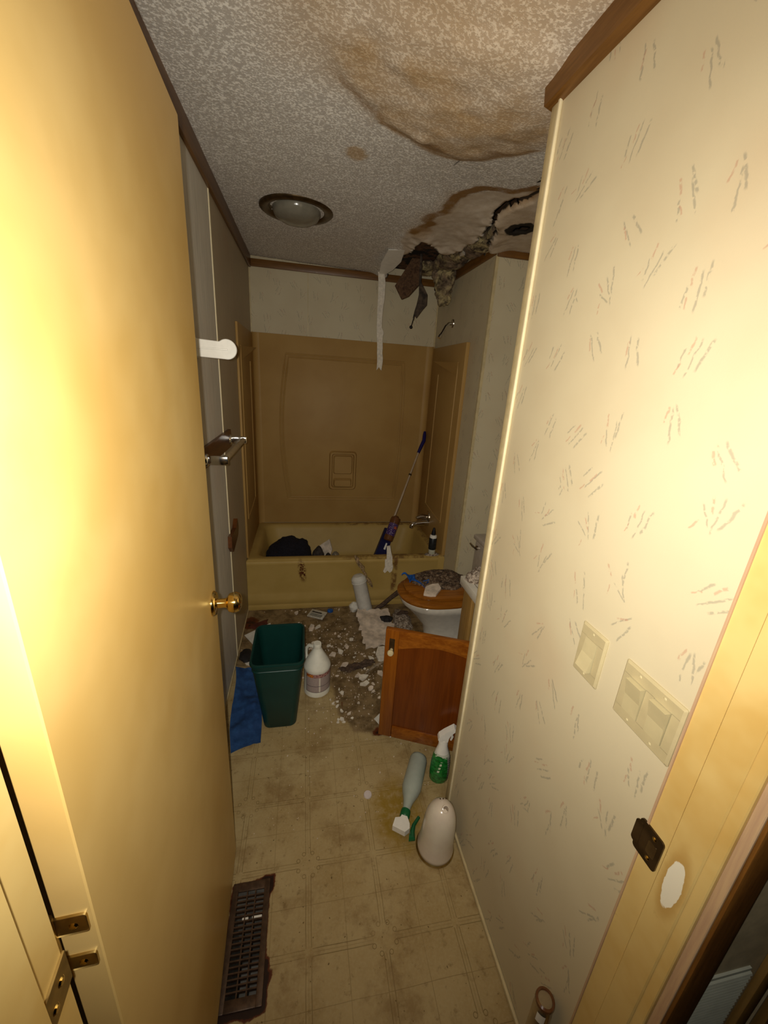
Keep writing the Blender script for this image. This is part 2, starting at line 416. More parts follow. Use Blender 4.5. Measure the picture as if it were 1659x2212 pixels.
def box(x0, x1, y0, y1, z0, z1, bev=0.0, seg=2):
    bm = bmesh.new(); bmesh.ops.create_cube(bm, size=1)
    for v in bm.verts: v.co = ((x0 + x1) / 2 + v.co.x * (x1 - x0), (y0 + y1) / 2 + v.co.y * (y1 - y0), (z0 + z1) / 2 + v.co.z * (z1 - z0))
    if bev: bmesh.ops.bevel(bm, geom=bm.edges[:], offset=bev, segments=seg, affect='EDGES', profile=0.5)
    bm.verts.index_update()
    r = ([tuple(v.co) for v in bm.verts], [[v.index for v in f.verts] for f in bm.faces]); bm.free(); return r
def join(*gs):
    vs, fs = [], []
    for g in gs:
        o = len(vs); vs += list(g[0]); fs += [[i + o for i in f] for f in g[1]]
    return vs, fs
def loops(ls, cap0=True, cap1=True, close=True):
    n = len(ls[0]); vs = [tuple(v) for l in ls for v in l]; fs = []
    for k in range(len(ls) - 1):
        for i in range(n if close else n - 1):
            j = (i + 1) % n
            fs.append([k * n + i, k * n + j, (k + 1) * n + j, (k + 1) * n + i])
    if cap0: fs.append(list(range(n))[::-1])
    if cap1: fs.append([(len(ls) - 1) * n + i for i in range(n)])
    return vs, fs
def lathe(prof, n=32, sx=1.0, sy=1.0, cap0=True, cap1=True):
    return loops([[(r * sx * math.cos(2 * math.pi * i / n), r * sy * math.sin(2 * math.pi * i / n), z) for i in range(n)] for r, z in prof], cap0, cap1)
def rrect(cx, cy, hx, hy, r, z, n=6):
    pts = []
    for (sx, sy, a0) in ((1, 1, 0), (-1, 1, 90), (-1, -1, 180), (1, -1, 270)):
        for k in range(n):
            a = math.radians(a0 + 90 * k / (n - 1))
            pts.append((cx + sx * (hx - r) + r * math.cos(a), cy + sy * (hy - r) + r * math.sin(a), z))
    return pts
def tube(pts, rad, n=10, cap=True):
    pts = [Vector(p) for p in pts]
    rs = rad if isinstance(rad, (list, tuple)) else [rad] * len(pts)
    t0 = (pts[1] - pts[0]).normalized(); up = Vector((0, 0, 1)) if abs(t0.z) < 0.9 else Vector((1, 0, 0))
    a = t0.cross(up).normalized(); ls = []
    for i, p in enumerate(pts):
        t = (pts[min(i + 1, len(pts) - 1)] - pts[max(i - 1, 0)]).normalized()
        a = (a - t * a.dot(t)).normalized(); b = t.cross(a)
        ls.append([p + (a * math.cos(2 * math.pi * k / n) + b * math.sin(2 * math.pi * k / n)) * rs[i] for k in range(n)])
    return fixnormals(*loops(ls, cap, cap))
def prism(poly, d):                      # polygon of 3D points pushed along vector d
    n = len(poly); d = Vector(d); a = [Vector(p) for p in poly]; b = [p + d for p in a]
    return fixnormals(*loops([a, b]))
def axis_frame(p, q, up=(0, 0, 1)):      # matrix: local z runs from p to q
    p, q = Vector(p), Vector(q); z = (q - p).normalized(); u = Vector(up)
    x = u.cross(z); x = x.normalized() if x.length > 1e-5 else Vector((1, 0, 0))
    y = z.cross(x)
    return Matrix(((x.x, y.x, z.x, p.x), (x.y, y.y, z.y, p.y), (x.z, y.z, z.z, p.z), (0, 0, 0, 1)))
def T(x, y, z): return Matrix.Translation((x, y, z))
def blob(c, r, amp=0.3, freq=8.0, sub=4, seed=0.0, zmin=None):
    bm = bmesh.new(); bmesh.ops.create_icosphere(bm, subdivisions=sub, radius=1.0)
    for v in bm.verts:
        d = v.co.copy(); w = Vector((d.x * r[0], d.y * r[1], d.z * r[2]))
        n = mnoise.noise((w + Vector((seed, seed * 1.7, seed * 0.3))) * freq) * 0.65 + mnoise.noise((w + Vector((seed, 3.1, 0))) * freq * 2.7) * 0.35
        w *= 1 + amp * n; w += Vector(c)
        if zmin is not None and w.z < zmin: w.z = zmin
        v.co = w
    bm.verts.index_update()
    g = ([tuple(v.co) for v in bm.verts], [[v.index for v in f.verts] for f in bm.faces]); bm.free(); return g
def sheet(fn, nu, nv, th):               # parametric sheet with thickness
    top = [[Vector(fn(i / nu, j / nv)) for j in range(nv + 1)] for i in range(nu + 1)]
    vs, fs = [], []
    for i in range(nu + 1):
        for j in range(nv + 1): vs.append(top[i][j])
    off = len(vs); vs += [v - Vector((0, 0, th)) if isinstance(th, (int, float)) else v - Vector(th) for v in vs[:off]]
    k = nv + 1
    for i in range(nu):
        for j in range(nv):
            q = [i * k + j, (i + 1) * k + j, (i + 1) * k + j + 1, i * k + j + 1]
            fs.append(q); fs.append([a + off for a in q[::-1]])
    edge = [i * k for i in range(nu)] + [nu * k + j for j in range(nv)] + [i * k + nv for i in range(nu, 0, -1)] + [j for j in range(nv, 0, -1)]
    for a in range(len(edge)):
        p, q = edge[a], edge[(a + 1) % len(edge)]; fs.append([q, p, p + off, q + off])
    return fixnormals(vs, fs)
def shard(cx, cy, z0, r, th, n=7, jag=0.35, rz=0.0, ell=1.0, rr=rnd, tilt=(0, 0)):
    p = []
    for k in range(n):
        a = 2 * math.pi * k / n + rr.uniform(-0.25, 0.25); q = r * (1 - jag * rr.random())
        x, y = q * math.cos(a) * ell, q * math.sin(a)
        X, Y = x * math.cos(rz) - y * math.sin(rz), x * math.sin(rz) + y * math.cos(rz)
        p.append((cx + X, cy + Y, z0 + max(0, X * tilt[0] + Y * tilt[1])))
    return prism(p, (0, 0, th))

# numpy value noise and polygon distance for stain masks
def vnoise(x, y, f, seed=0):
    x = x * f + seed * 17.3; y = y * f + seed * 9.1
    xi, yi = np.floor(x), np.floor(y); xf, yf = x - xi, y - yi
    h = lambda a, b: np.modf(np.abs(np.sin(a * 127.1 + b * 311.7 + seed) * 43758.5453))[0]
    u, v = xf * xf * (3 - 2 * xf), yf * yf * (3 - 2 * yf)
    return (h(xi, yi) * (1 - u) + h(xi + 1, yi) * u) * (1 - v) + (h(xi, yi + 1) * (1 - u) + h(xi + 1, yi + 1) * u) * v
def fbm(x, y, f, seed=0, o=4):
    r = 0; a = 0.5
    for k in range(o): r = r + a * vnoise(x, y, f * 2 ** k, seed + k); a *= 0.5
    return r / (1 - 0.5 ** o)
def seg_d(x, y, a, b):
    ax, ay = a; bx, by = b; dx, dy = bx - ax, by - ay
    t = np.clip(((x - ax) * dx + (y - ay) * dy) / (dx * dx + dy * dy + 1e-12), 0, 1)
    return np.hypot(x - ax - t * dx, y - ay - t * dy)
def poly_sd(x, y, P):                    # signed distance, negative inside
    d = np.full_like(x, 1e9); ins = np.zeros(x.shape, bool); n = len(P)
    for i in range(n):
        a, b = P[i], P[(i + 1) % n]
        d = np.minimum(d, seg_d(x, y, a, b))
        c = ((a[1] > y) != (b[1] > y)) & (x < (b[0] - a[0]) * (y - a[1]) / (b[1] - a[1] + 1e-12) + a[0])
        ins ^= c
    return np.where(ins, -d, d)
def line_d(x, y, P):
    d = np.full_like(x, 1e9)
    for a, b in zip(P[:-1], P[1:]): d = np.minimum(d, seg_d(x, y, a, b))
    return d
def grid_obj(name, x0, x1, y0, y1, res, zfun, keep, attrs, mat, flip=False):
    nx = int(round((x1 - x0) / res)); ny = int(round((y1 - y0) / res))
    gx, gy = np.meshgrid(np.linspace(x0, x1, nx + 1), np.linspace(y0, y1, ny + 1), indexing='ij')
    gz = zfun(gx, gy); vs = np.stack([gx.ravel(), gy.ravel(), gz.ravel()], 1)
    I, J = np.meshgrid(np.arange(nx), np.arange(ny), indexing='ij'); I, J = I.ravel(), J.ravel()
    k = ny + 1
    q = np.stack([I * k + J, (I + 1) * k + J, (I + 1) * k + J + 1, I * k + J + 1], 1)
    if flip: q = q[:, ::-1]
    cxm = x0 + (I + 0.5) * (x1 - x0) / nx; cym = y0 + (J + 0.5) * (y1 - y0) / ny
    q = q[keep(cxm, cym)]
    me = bpy.data.meshes.new(name); me.from_pydata(vs.tolist(), [], q.tolist())
    for an, fn in attrs.items():
        at = me.attributes.new(an, 'FLOAT', 'POINT'); at.data.foreach_set('value', np.clip(fn(gx, gy), 0, 1).ravel().astype(np.float32))
    me.materials.append(mat); me.polygons.foreach_set('use_smooth', [True] * len(me.polygons)); me.update()
    o = bpy.data.objects.new(name, me); COL.objects.link(o); return o

# ================================================================== STRUCTURE
# ---- floor
RX0, RX1, RY0, RY1 = -0.232, -0.114, 0.632, 0.928     # floor register outline
DIRT = [(0.15, 1.80), (0.17, 1.60), (0.24, 1.49), (0.36, 1.45), (0.75, 1.40), (1.3, 1.5), (1.3, 2.7), (-0.4, 2.7), (-0.42, 2.02), (-0.25, 2.0), (0.02, 1.98), (0.12, 1.90)]
def f_dirt(x, y):
    d = poly_sd(x, y, DIRT); base = ss((0.07 - d) / 0.14)
    g = 0.30 * ss((0.22 - np.hypot((x - 0.20) / 1.0, (y - 1.10) / 1.4)) / 0.18)
    g2 = 0.26 * ss((0.16 - np.hypot(x - 0.30, (y - 0.55) / 1.4)) / 0.14)
    return np.maximum(base, np.maximum(g, g2))
def f_yel(x, y): return ss((0.15 - np.hypot((x - 0.36) / 0.9, (y - 1.08) / 1.25) + 0.05 * (fbm(x, y, 20, 4) - 0.5)) / 0.09)
def f_rust(x, y):
    d = np.maximum(np.maximum(RX0 - x, x - RX1), np.maximum(RY0 - y, y - RY1))
    bl = 0.020 * np.exp(-((np.hypot(x - RX1, y - RY1)) / 0.03) ** 2) + 0.024 * np.exp(-(np.hypot(x - RX1, y - 0.69) / 0.035) ** 2) + 0.03 * np.exp(-(np.hypot(x + 0.15, y - RY0) / 0.035) ** 2) + 0.03 * np.exp(-(np.hypot(x + 0.22, y - RY0) / 0.03) ** 2)
    r = ss((0.006 + bl + 0.008 * fbm(x, y, 60, 2) - d) / 0.014)
    tubl = ss((0.05 - (2.62 - y)) / 0.06) * 0.62 * (y < 2.66)
    cor = 0.75 * ss((0.10 - np.hypot(x + 0.36, (y - 2.45) / 1.4)) / 0.08)
    spot = 0.7 * ss((0.05 - np.hypot(x - 0.35, (y - 1.47))) / 0.04) + 0.6 * ss((0.035 - np.hypot((x - 0.19) / 0.4, (y - 1.66) / 2.2)) / 0.03)
    return np.maximum(np.maximum(r, tubl), np.maximum(cor, spot))
floor = grid_obj('floor', XL - 0.02, XF + 0.02, -1.3, YB, 0.0125, lambda x, y: np.zeros_like(x),
                 lambda x, y: ~((x > RX0 + 0.015) & (x < RX1 - 0.015) & (y > RY0 + 0.015) & (y < RY1 - 0.015)),
                 dict(dirt=f_dirt, yellow=f_yel, rust=f_rust), FLOOR)
struct(floor, 'grimy cream vinyl floor printed with scrolled square tiles', 'floor')

# ---- ceiling with the torn hole
HOLE = [(0.640, 2.50), (0.615, 2.80), (0.594, 3.06), (0.605, 3.43), (1.06, 3.43), (1.06, 2.60), (1.00, 2.44), (0.955, 2.30), (0.915, 2.14), (0.868, 2.075), (0.895, 2.24), (0.912, 2.42), (0.895, 2.54), (0.834, 2.675), (0.76, 2.60)]
CRACK = [(0.868, 2.085), (0.846, 2.00), (0.862, 1.88), (0.90, 1.80), (0.885, 1.70)]
CR2 = [(0.853, 1.69), (0.846, 1.63), (0.83, 1.59), (0.815, 1.54)]
CR3 = [(0.520, 1.60), (0.521, 1.66)]
FLAP = [(0.868, 2.085), (0.846, 2.00), (0.862, 1.88), (0.90, 1.80), (0.885, 1.70), (1.32, 1.70), (1.32, 2.40), (1.06, 2.42), (1.00, 2.44), (0.955, 2.30), (0.915, 2.14)]
STAIN = [(0.19, 1.50), (0.231, 1.545), (0.30, 1.555), (0.358, 1.571), (0.41, 1.60), (0.467, 1.612), (0.53, 1.600), (0.585, 1.568), (0.631, 1.493), (0.68, 1.44), (0.72, 1.36), (0.72, 1.02), (0.45, 0.98), (0.30, 1.06), (0.10, 1.14), (-0.02, 1.28), (0.08, 1.42)]
RING = [(0.885, 1.70), (0.822, 1.80), (0.76, 1.80), (0.711, 1.82), (0.66, 1.89), (0.636, 1.961), (0.640, 2.06), (0.647, 2.13), (0.60, 2.20), (0.59, 2.259), (0.63, 2.30), (0.60, 2.36), (0.575, 2.43)]
BAREP = [(0.885, 1.72), (0.80, 1.83), (0.72, 1.86), (0.67, 1.95), (0.66, 2.12), (0.61, 2.27), (0.545, 2.45), (0.545, 2.60), (0.61, 2.80), (0.9, 2.8), (1.32, 2.45), (1.32, 1.72)]
def hole2(x, y): return np.hypot((x - 1.015) / 0.050, (y - 2.085) / 0.055) + 0.9 * (fbm(x, y, 30, 8) - 0.5)
def in_hole(x, y):
    w = 0.030 * (fbm(x, y, 26, 3) - 0.5)
    return (poly_sd(x, y, HOLE) + w < 0) | (hole2(x, y) < 0.8) | ((line_d(x, y, CRACK) < 0.007) & (y > 1.86))
def z_ceil(x, y):
    z = zc(x, y) + 0.004 * (fbm(x, y, 9, 1) - 0.5)
    d = poly_sd(x, y, HOLE)
    z = z - 0.030 * ss((0.16 - d) / 0.18) * fbm(x, y, 12, 5) * 1.5
    fd = poly_sd(x, y, FLAP)
    z = z - np.where(fd < 0, 0.030 * ss((-fd) / 0.02) * ss((y - 1.62) / 0.3), 0)
    st = poly_sd(x, y, STAIN)
    z = z - 0.014 * ss(-st / 0.06) * fbm(x, y, 14, 6) - 0.010 * ss((0.05 - np.hypot(x - 0.36, y - 1.52)) / 0.05)
    return z
def a_stain(x, y):
    w = 0.045 * (fbm(x, y, 11, 2) - 0.5); d = poly_sd(x, y, STAIN) + w
    far = 1 - 0.35 * ss((1.30 - y) / 0.25)
    soft = ss((0.16 - poly_sd(x, y, [(-0.05, 1.36), (0.2, 1.44), (0.3, 1.3), (0.7, 1.1), (0.7, 0.4), (0.0, 0.4), (0.0, 0.9), (-0.12, 1.1)])) / 0.3) * 0.58 * (0.6 + 0.8 * fbm(x, y, 7, 21))
    pink = 0.75 * ss((0.055 - np.hypot((x - 0.183) / 0.75, (y - 1.772)) + 0.02 * (fbm(x, y, 30, 4) - 0.5)) / 0.012)
    near = 0.30 * ss((0.10 - np.abs(line_d(x, y, RING))) / 0.1) * (y > 1.9)
    brown = 0.55 * ss((0.10 - np.hypot((x - 0.60) / 1.0, (y - 2.42) / 1.2)) / 0.08)
    fl = 0.45 * (poly_sd(x, y, FLAP) < 0) * fbm(x, y, 9, 7)
    a = np.where((y > 1.38) & (x > 0.21), ss((0.010 - d) / 0.02), ss((0.07 - d) / 0.17)) * far * (0.62 + 0.55 * (fbm(x, y, 16, 9) - 0.35))
    return np.maximum.reduce([a, soft, pink, near, brown, fl])
def a_ring(x, y):
    w = 0.020 * (fbm(x, y, 24, 12) - 0.5)
    r = 1.0 * ss((0.034 - np.abs(line_d(x, y, RING) + w)) / 0.016)
    d = poly_sd(x, y, STAIN) + 0.045 * (fbm(x, y, 11, 2) - 0.5)
    e = 0.55 * ss((0.020 - np.abs(d + 0.012)) / 0.016) * (y > 1.38)
    s1 = 0.8 * ss((0.05 - np.hypot((x - 0.41) / 1.3, y - 1.555) + w) / 0.03) + 0.65 * ss((0.055 - np.hypot((x - 0.60), (y - 1.47)) + w) / 0.04)
    s2 = 0.8 * ss((0.04 - np.hypot((x - 0.63) / 1.2, y - 2.38) + w) / 0.03)
    c = 0.9 * ss((0.022 - line_d(x, y, CRACK)) / 0.02) * (y < 1.95)
    return np.maximum.reduce([r, e, s1, s2, c])
ceil = grid_obj('ceiling', XL - 0.02, XF + 0.02, -1.3, YB, 0.0125, z_ceil, lambda x, y: ~in_hole(x, y),
    dict(stain=a_stain, ring=a_ring, bare=lambda x, y: ss((0.012 - poly_sd(x, y, BAREP) - 0.03 * (fbm(x, y, 20, 3) - 0.5)) / 0.02),
         mold=lambda x, y: np.maximum.reduce([ss((0.035 - poly_sd(x, y, HOLE) + 0.04 * (fbm(x, y, 22, 1) - 0.5)) / 0.05) * 0.85, ss((2.1 - hole2(x, y)) / 1.1), 0.85 * ss((0.022 - np.hypot(x - 0.425, (y - 1.545))) / 0.02)]),
         crack=lambda x, y: np.maximum.reduce([ss((0.011 - line_d(x, y, CRACK)) / 0.008), ss((0.008 - line_d(x, y, CR2)) / 0.006), 0.6 * ss((0.008 - line_d(x, y, CR3)) / 0.006)])),
    CEIL, flip=True)
sol = ceil.modifiers.new('thickness', 'SOLIDIFY'); sol.thickness = 0.012; sol.offset = -1
struct(ceil, 'stained popcorn ceiling with a torn hole over the bathtub', 'ceiling')
at = obj('attic_deck', join(box(0.3, 1.45, 1.7, 3.6, 2.80, 2.83), box(0.3, 0.32, 1.7, 3.6, 2.44, 2.82), box(1.43, 1.45, 1.7, 3.6, 2.40, 2.82), box(0.3, 1.45, 1.7, 1.72, 2.44, 2.82), box(0.3, 1.45, 3.58, 3.6, 2.40, 2.82)), ATTIC, ceil)
for k, (xa, ya, yb, za) in enumerate(((0.66, 2.0, 3.58, 2.50), (1.02, 2.0, 3.58, 2.52))):
    obj('ceiling_joist', box(xa, xa + 0.04, ya, yb, za, za + 0.09), ROTW, ceil)

mm = Mat('rotted backing board', 0.85)
_n = mm.noise(9, 5, 0.65)
mm.color(mm.mix(_n.ramp(0.47, 0.56), mm.mix(mm.noise(40, 4).ramp(0.35, 0.65), (0.075, 0.032, 0.014), (0.14, 0.068, 0.032)), (0.006, 0.005, 0.004)))
obj('backing_board', box(0.54, 0.90, 2.42, 3.44, 2.455, 2.475), mm.m, ceil)
# ---- walls
WH = 2.45
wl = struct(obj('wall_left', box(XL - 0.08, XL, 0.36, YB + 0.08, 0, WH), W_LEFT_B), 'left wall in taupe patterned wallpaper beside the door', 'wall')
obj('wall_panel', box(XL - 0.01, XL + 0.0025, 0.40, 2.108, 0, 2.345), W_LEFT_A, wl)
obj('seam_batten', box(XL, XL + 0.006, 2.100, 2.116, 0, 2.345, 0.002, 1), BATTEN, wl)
wb = struct(obj('wall_back', box(XL - 0.08, XF + 0.1, YB, YB + 0.08, 0, WH), W_BACK), 'back wall in sprigged wallpaper above the tub surround', 'wall')
obj('corner_bead', box(XL, XL + 0.008, YB - 0.008, YB, 1.9, 2.36), BASEB, wb)
obj('corner_bead', box(XA - 0.008, XA, YB - 0.008, YB, 1.9, 2.36), BASEB, wb)
obj('seam_strip', box(0.02, 0.026, YB - 0.002, YB, 1.9, 2.36), BASEB, wb)
wr = struct(obj('wall_right', box(XR, XR + 0.09, 0.262, YE, 0, WH), W_RIGHT), 'near right wall in cream brush-stroke wallpaper with light switches', 'wall')
cb = obj('corner_moulding', box(XR - 0.006, XR + 0.03, YE - 0.024, YE + 0.012, 0, 2.29, 0.003), BASEB, wr)
obj('corner_ridge', box(XR - 0.0085, XR - 0.001, YE - 0.026, YE - 0.017, 0, 2.285, 0.002), BATTEN, wr)
struct(obj('wall_right_return', box(XR + 0.09, XF, YE - 0.1, YE, 0, WH), W_RIGHT), 'return wall behind the vanity cabinet end', 'wall')
struct(obj('wall_right_far', box(XF, XF + 0.08, YE - 0.1, YJ + 0.1, 0, WH), W_BACK), 'far right wall behind the toilet tank', 'wall')
wa = struct(obj('wall_alcove', join(box(XA, XF, YJ, YB, 0, WH)), W_BACK), 'wallpapered wall block at the faucet end of the tub', 'wall')
obj('corner_bead', box(XA - 0.004, XA + 0.014, YJ - 0.005, YJ + 0.012, 0, 2.33), BASEB, wa)
# hall side: wall with the doorway
wh = struct(obj('wall_hall', join(box(0.60, 0.786, 0.262, 0.36, 0, WH), box(0.832, 1.9, 0.262, 0.36, 0, WH), box(0.786, 0.832, 0.262, 0.36, 2.2, WH), box(0.75, 0.87, 0.36, 0.38, 0, WH), box(-1.6, -0.30, 0.10, 0.255, 0, WH), box(-0.30, 0.60, 0.18, 0.30, 2.13, WH)), W_HALL), 'tan hallway wall around the doorway', 'wall')
# ---- trims
def trim(n, geo, m, label): return struct(obj('trim_%d' % n, geo, m), label, 'trim')
trim(1, box(XL, XL + 0.016, 0.36, YB, 2.345, 2.428, 0.003), TRIM_Y, 'brown wood ceiling trim along the left wall')
trim(2, box(XL + 0.016, XA, YB - 0.016, YB, 2.352, 2.402, 0.003), TRIM_X, 'brown wood ceiling trim above the tub back wall')
trim(3, loops([[(XR, YE + 0.02, 2.255), (XR - 0.022, YE + 0.02, 2.262), (XR - 0.030, YE + 0.02, 2.335), (XR, YE + 0.02, 2.335)], [(XR, 0.36, 2.24), (XR - 0.022, 0.36, 2.247), (XR - 0.030, 0.36, 2.335), (XR, 0.36, 2.335)]]), TRIM_Y, 'wide brown wood ceiling trim above the switch wall')
trim(4, box(XA - 0.016, XA, YJ, YB - 0.016, 2.335, 2.392, 0.003), TRIM_Y, 'brown wood ceiling trim on the faucet end wall')
trim(5, box(XA, XF, YJ - 0.016, YJ, 2.325, 2.385, 0.003), TRIM_X, 'brown wood ceiling trim over the wall beside the toilet')
struct(obj('baseboard_right', box(XR - 0.010, XR, 0.37, YE - 0.02, 0, 0.016, 0.004), BASEB), 'thin cream shoe moulding under the switch wall', 'baseboard')
struct(obj('baseboard_left', box(XL, XL + 0.007, 0.42, 2.61, 0, 0.012, 0.002), BASEB), 'thin cream shoe moulding along the left wall', 'baseboard')

# ---- door
D0, D1 = Vector((-0.2085, 0.296, 0)), Vector((-0.238, 1.020, 0))
dl = (D1 - D0).length; dyv = (D1 - D0).normalized(); dxv = Vector((dyv.y, -dyv.x, 0))   # dxv: out of the visible face
MD = Matrix(((dxv.x, dyv.x, 0, D0.x), (dxv.y, dyv.y, 0, D0.y), (0, 0, 1, 0), (0, 0, 0, 1)))  # local x: out of face, y: along the door
door = struct(obj('door_1', box(-0.034, 0, 0, dl, 0.034, 2.09, 0.0015, 1), DOOR, M=MD), 'open cream slab door with a round brass knob', 'door')
ky, kz = dl - 0.047, 1.052
MK = MD @ T(0, ky, kz) @ Matrix.Rotation(math.radians(90), 4, 'Y')
kn = obj('door_knob', lathe([(0.0, 0.012), (0.013, 0.012), (0.0125, 0.030), (0.014, 0.034), (0.024, 0.040), (0.0275, 0.050), (0.0275, 0.058), (0.024, 0.066), (0.015, 0.071), (0.0, 0.072)], 36), BRASS, door, MK)
obj('rosette', lathe([(0.033, 0.0), (0.033, 0.003), (0.029, 0.009), (0.017, 0.012), (0.0, 0.012)], 36), BRASS, kn, MK)
obj('knob_back', lathe([(0.033, 0.0), (0.030, 0.010), (0.013, 0.012), (0.0125, 0.030), (0.0265, 0.045), (0.0265, 0.058), (0.0, 0.066)], 24), BRASS, door, MD @ T(-0.034, ky, kz) @ Matrix.Rotation(math.radians(-90), 4, 'Y'))
hg = obj('hinge', join(box(-0.036, -0.005, -0.0025, 0.0005, 1.087, 1.114, 0.003), box(-0.036, -0.005, -0.0025, 0.0005, 1.029, 1.051, 0.003)), OLDBR, door, MD)
obj('hinge_barrel', tube([(-0.2465, 0.2905, 1.022), (-0.2465, 0.2905, 1.118)], 0.0055, 12), OLDBR, hg)
for z in (1.1, 1.04): obj('screw', lathe([(0.0045, 0), (0.003, 0.0015), (0, 0.0018)], 10), BRASS, hg, MD @ T(-0.018, -0.0025, z) @ Matrix.Rotation(math.radians(90), 4, 'X'))
# ---- door frame, hinge side
jl = struct(obj('door_jamb_left', join(box(-0.30, -0.217, 0.215, 0.262, 0, 2.13, 0.002, 1), box(-0.30, -0.205, 0.10, 0.223, 0, 2.13, 0.003, 1)), JAMB), 'cream door jamb on the hinge side', 'door jamb')
lf = obj('hinge_leaf', prism([(-0.2168, 0.262, 1.125), (-0.2168, 0.262, 1.085), (-0.2168, 0.228, 1.075), (-0.2168, 0.228, 1.115)], (0.002, 0, 0)), OLDBR, jl)
for y, z in ((0.250, 1.105), (0.238, 1.092)): obj('screw', lathe([(0.0045, 0), (0.003, 0.0015), (0, 0.0018)], 10), BRASS, lf, T(-0.2148, y, z) @ Matrix.Rotation(math.radians(90), 4, 'Y'))
# ---- door frame, strike side
jr = struct(obj('door_jamb_right', box(0.556, 0.60, 0.262, 0.362, 0, 2.13, 0.0015, 1), JAMB), 'cream door jamb with a strike plate and paint chip', 'door jamb')
obj('jamb_stop', box(0.5525, 0.557, 0.278, 0.3245, 0, 2.13, 0.002, 1), JAMB, jr)
obj('jamb_edge', box(0.5535, 0.568, 0.3605, 0.3640, 0, 2.13), BARE, jr)
cs = struct(obj('door_casing', box(0.566, 0.616, 0.243, 0.262, 0, 2.2, 0.004), CASING), 'dark oak door casing on the hallway side', 'door casing')
obj('casing_edge', box(0.5615, 0.566, 0.248, 0.262, 0, 2.2, 0.001, 1), BARE, cs)
sp = thing('strike_plate', 'dark bronze strike plate screwed to the right door jamb', 'strike plate', (0.554, 0.352, 0.94))
def px_plate(y0, y1, z0, z1, x, r=0.006, n=5):
    return [(x, p[0], p[1]) for p in rrect((y0 + y1) / 2, (z0 + z1) / 2, (y1 - y0) / 2, (z1 - z0) / 2, r, 0, n)]
obj('plate', prism(px_plate(0.329, 0.374, 0.906, 0.972, 0.556), (-0.003, 0, 0)), BRONZE, sp)
obj('lip', prism(px_plate(0.366, 0.380, 0.915, 0.963, 0.5545), (-0.002, 0, 0)), BRONZE, sp)
obj('latch_hole', prism(px_plate(0.336, 0.352, 0.925, 0.951, 0.5535, 0.003), (-0.0008, 0, 0)), DULLCHR, sp)
for z in (0.917, 0.961): obj('screw', lathe([(0.004, 0), (0.0025, 0.0012), (0, 0.0015)], 10), BRASS, sp, T(0.553, 0.345, z) @ Matrix.Rotation(math.radians(-90), 4, 'Y'))
# ---- hallway grille and neighbouring trim
gr = thing('wall_grille', 'grey ribbed air grille low on the hallway wall', 'grille', (0.67, 0.26, 0.3))
obj('grille_back', box(0.617, 0.735, 0.2585, 0.262, 0.30, 0.742), GRILLE, gr)
for k in range(44):
    z = 0.735 - k * 0.0098
    obj('slat', prism([(0.617, 0.259, z), (0.617, 0.2555, z - 0.001), (0.617, 0.2540, z - 0.004), (0.617, 0.259, z - 0.0072)], (0.118, 0, 0)), GRILLE, gr)
struct(obj('trim_6', box(0.758, 0.786, 0.250, 0.262, 0, 2.2, 0.003), TAN_OAK), 'tan oak strip beside the hallway grille', 'trim')
struct(obj('trim_7', box(0.832, 0.90, 0.247, 0.262, 0, 2.2, 0.003), TAN_OAK), 'outer tan oak casing past the open gap', 'trim')

# ================================================================== FIXTURES
# ---- bathtub
tub = thing('bathtub', 'gold enamel bathtub with a rust spotted apron', 'bathtub', (0.32, 3.0, 0))
CX, CY = (XL + XA) / 2, 3.012
def tl(ins, z, r): return rrect(CX, CY, (XA - XL) / 2 - ins, 0.384 - ins, r, z, 8)
geo = fixnormals(*loops([tl(0.0, 0.0, 0.004), tl(0.0, 0.372, 0.004), tl(0.003, 0.384, 0.004), tl(0.012, 0.390, 0.006), tl(0.052, 0.390, 0.08), tl(0.066, 0.382, 0.09), tl(0.080, 0.35, 0.10), tl(0.115, 0.16, 0.12), tl(0.15, 0.105, 0.12), tl(0.22, 0.092, 0.10)], True, True))
obj('basin', geo, TUB, tub, smooth=50)
prof = [(2.632, 0.384), (2.620, 0.380), (2.614, 0.368), (2.616, 0.352), (2.621, 0.335), (2.624, 0.135), (2.621, 0.115), (2.608, 0.085), (2.607, 0.050), (2.612, 0.042), (2.612, 0.036), (2.608, 0.030), (2.608, 0.0), (2.632, 0.0)]
obj('apron', fixnormals(*loops([[(XL + 0.002, y, z) for y, z in prof], [(XA - 0.055, y, z) for y, z in prof]])), TUB, tub, smooth=50)
obj('rust_lip', box(XL + 0.01, XA - 0.06, 2.6045, 2.612, 0.002, 0.030, 0.002), TUB, tub)
# ---- tub surround
sr = thing('tub_surround', 'moulded gold acrylic surround panels above the bathtub', 'tub surround', (0.32, 3.4, 0.39))
YS = 3.390
bp = obj('back_panel', box(XL, XA, YS, YB, 0.389, 1.915, 0.003), SURR, sr)
def cove(xc, yc, a0, r=0.045, z0=0.389, z1=1.913, n=8):
    pts = [(xc + r * math.cos(math.radians(a0 + 90 * k / n)), yc + r * math.sin(math.radians(a0 + 90 * k / n))) for k in range(n + 1)]
    corner = (xc + r * (1 if a0 in (0, 270) else -1), yc + r)
    return fixnormals(*loops([[(x, y, z) for x, y in pts + [corner]] for z in (z0, z1)]))
lp = obj('side_panel', box(XL, XL + 0.014, 2.665, YS + 0.01, 0.389, 1.905, 0.003), SURR, sr)
rp = obj('side_panel', box(XA - 0.026, XA, 2.635, YS + 0.01, 0.389, 1.900, 0.003), SURR, sr)
obj('corner_cove', cove(XL + 0.014 + 0.045, YS - 0.045, 90), SURR, sr)
obj('corner_cove', cove(XA - 0.026 - 0.045, YS - 0.045, 0), SURR, sr)
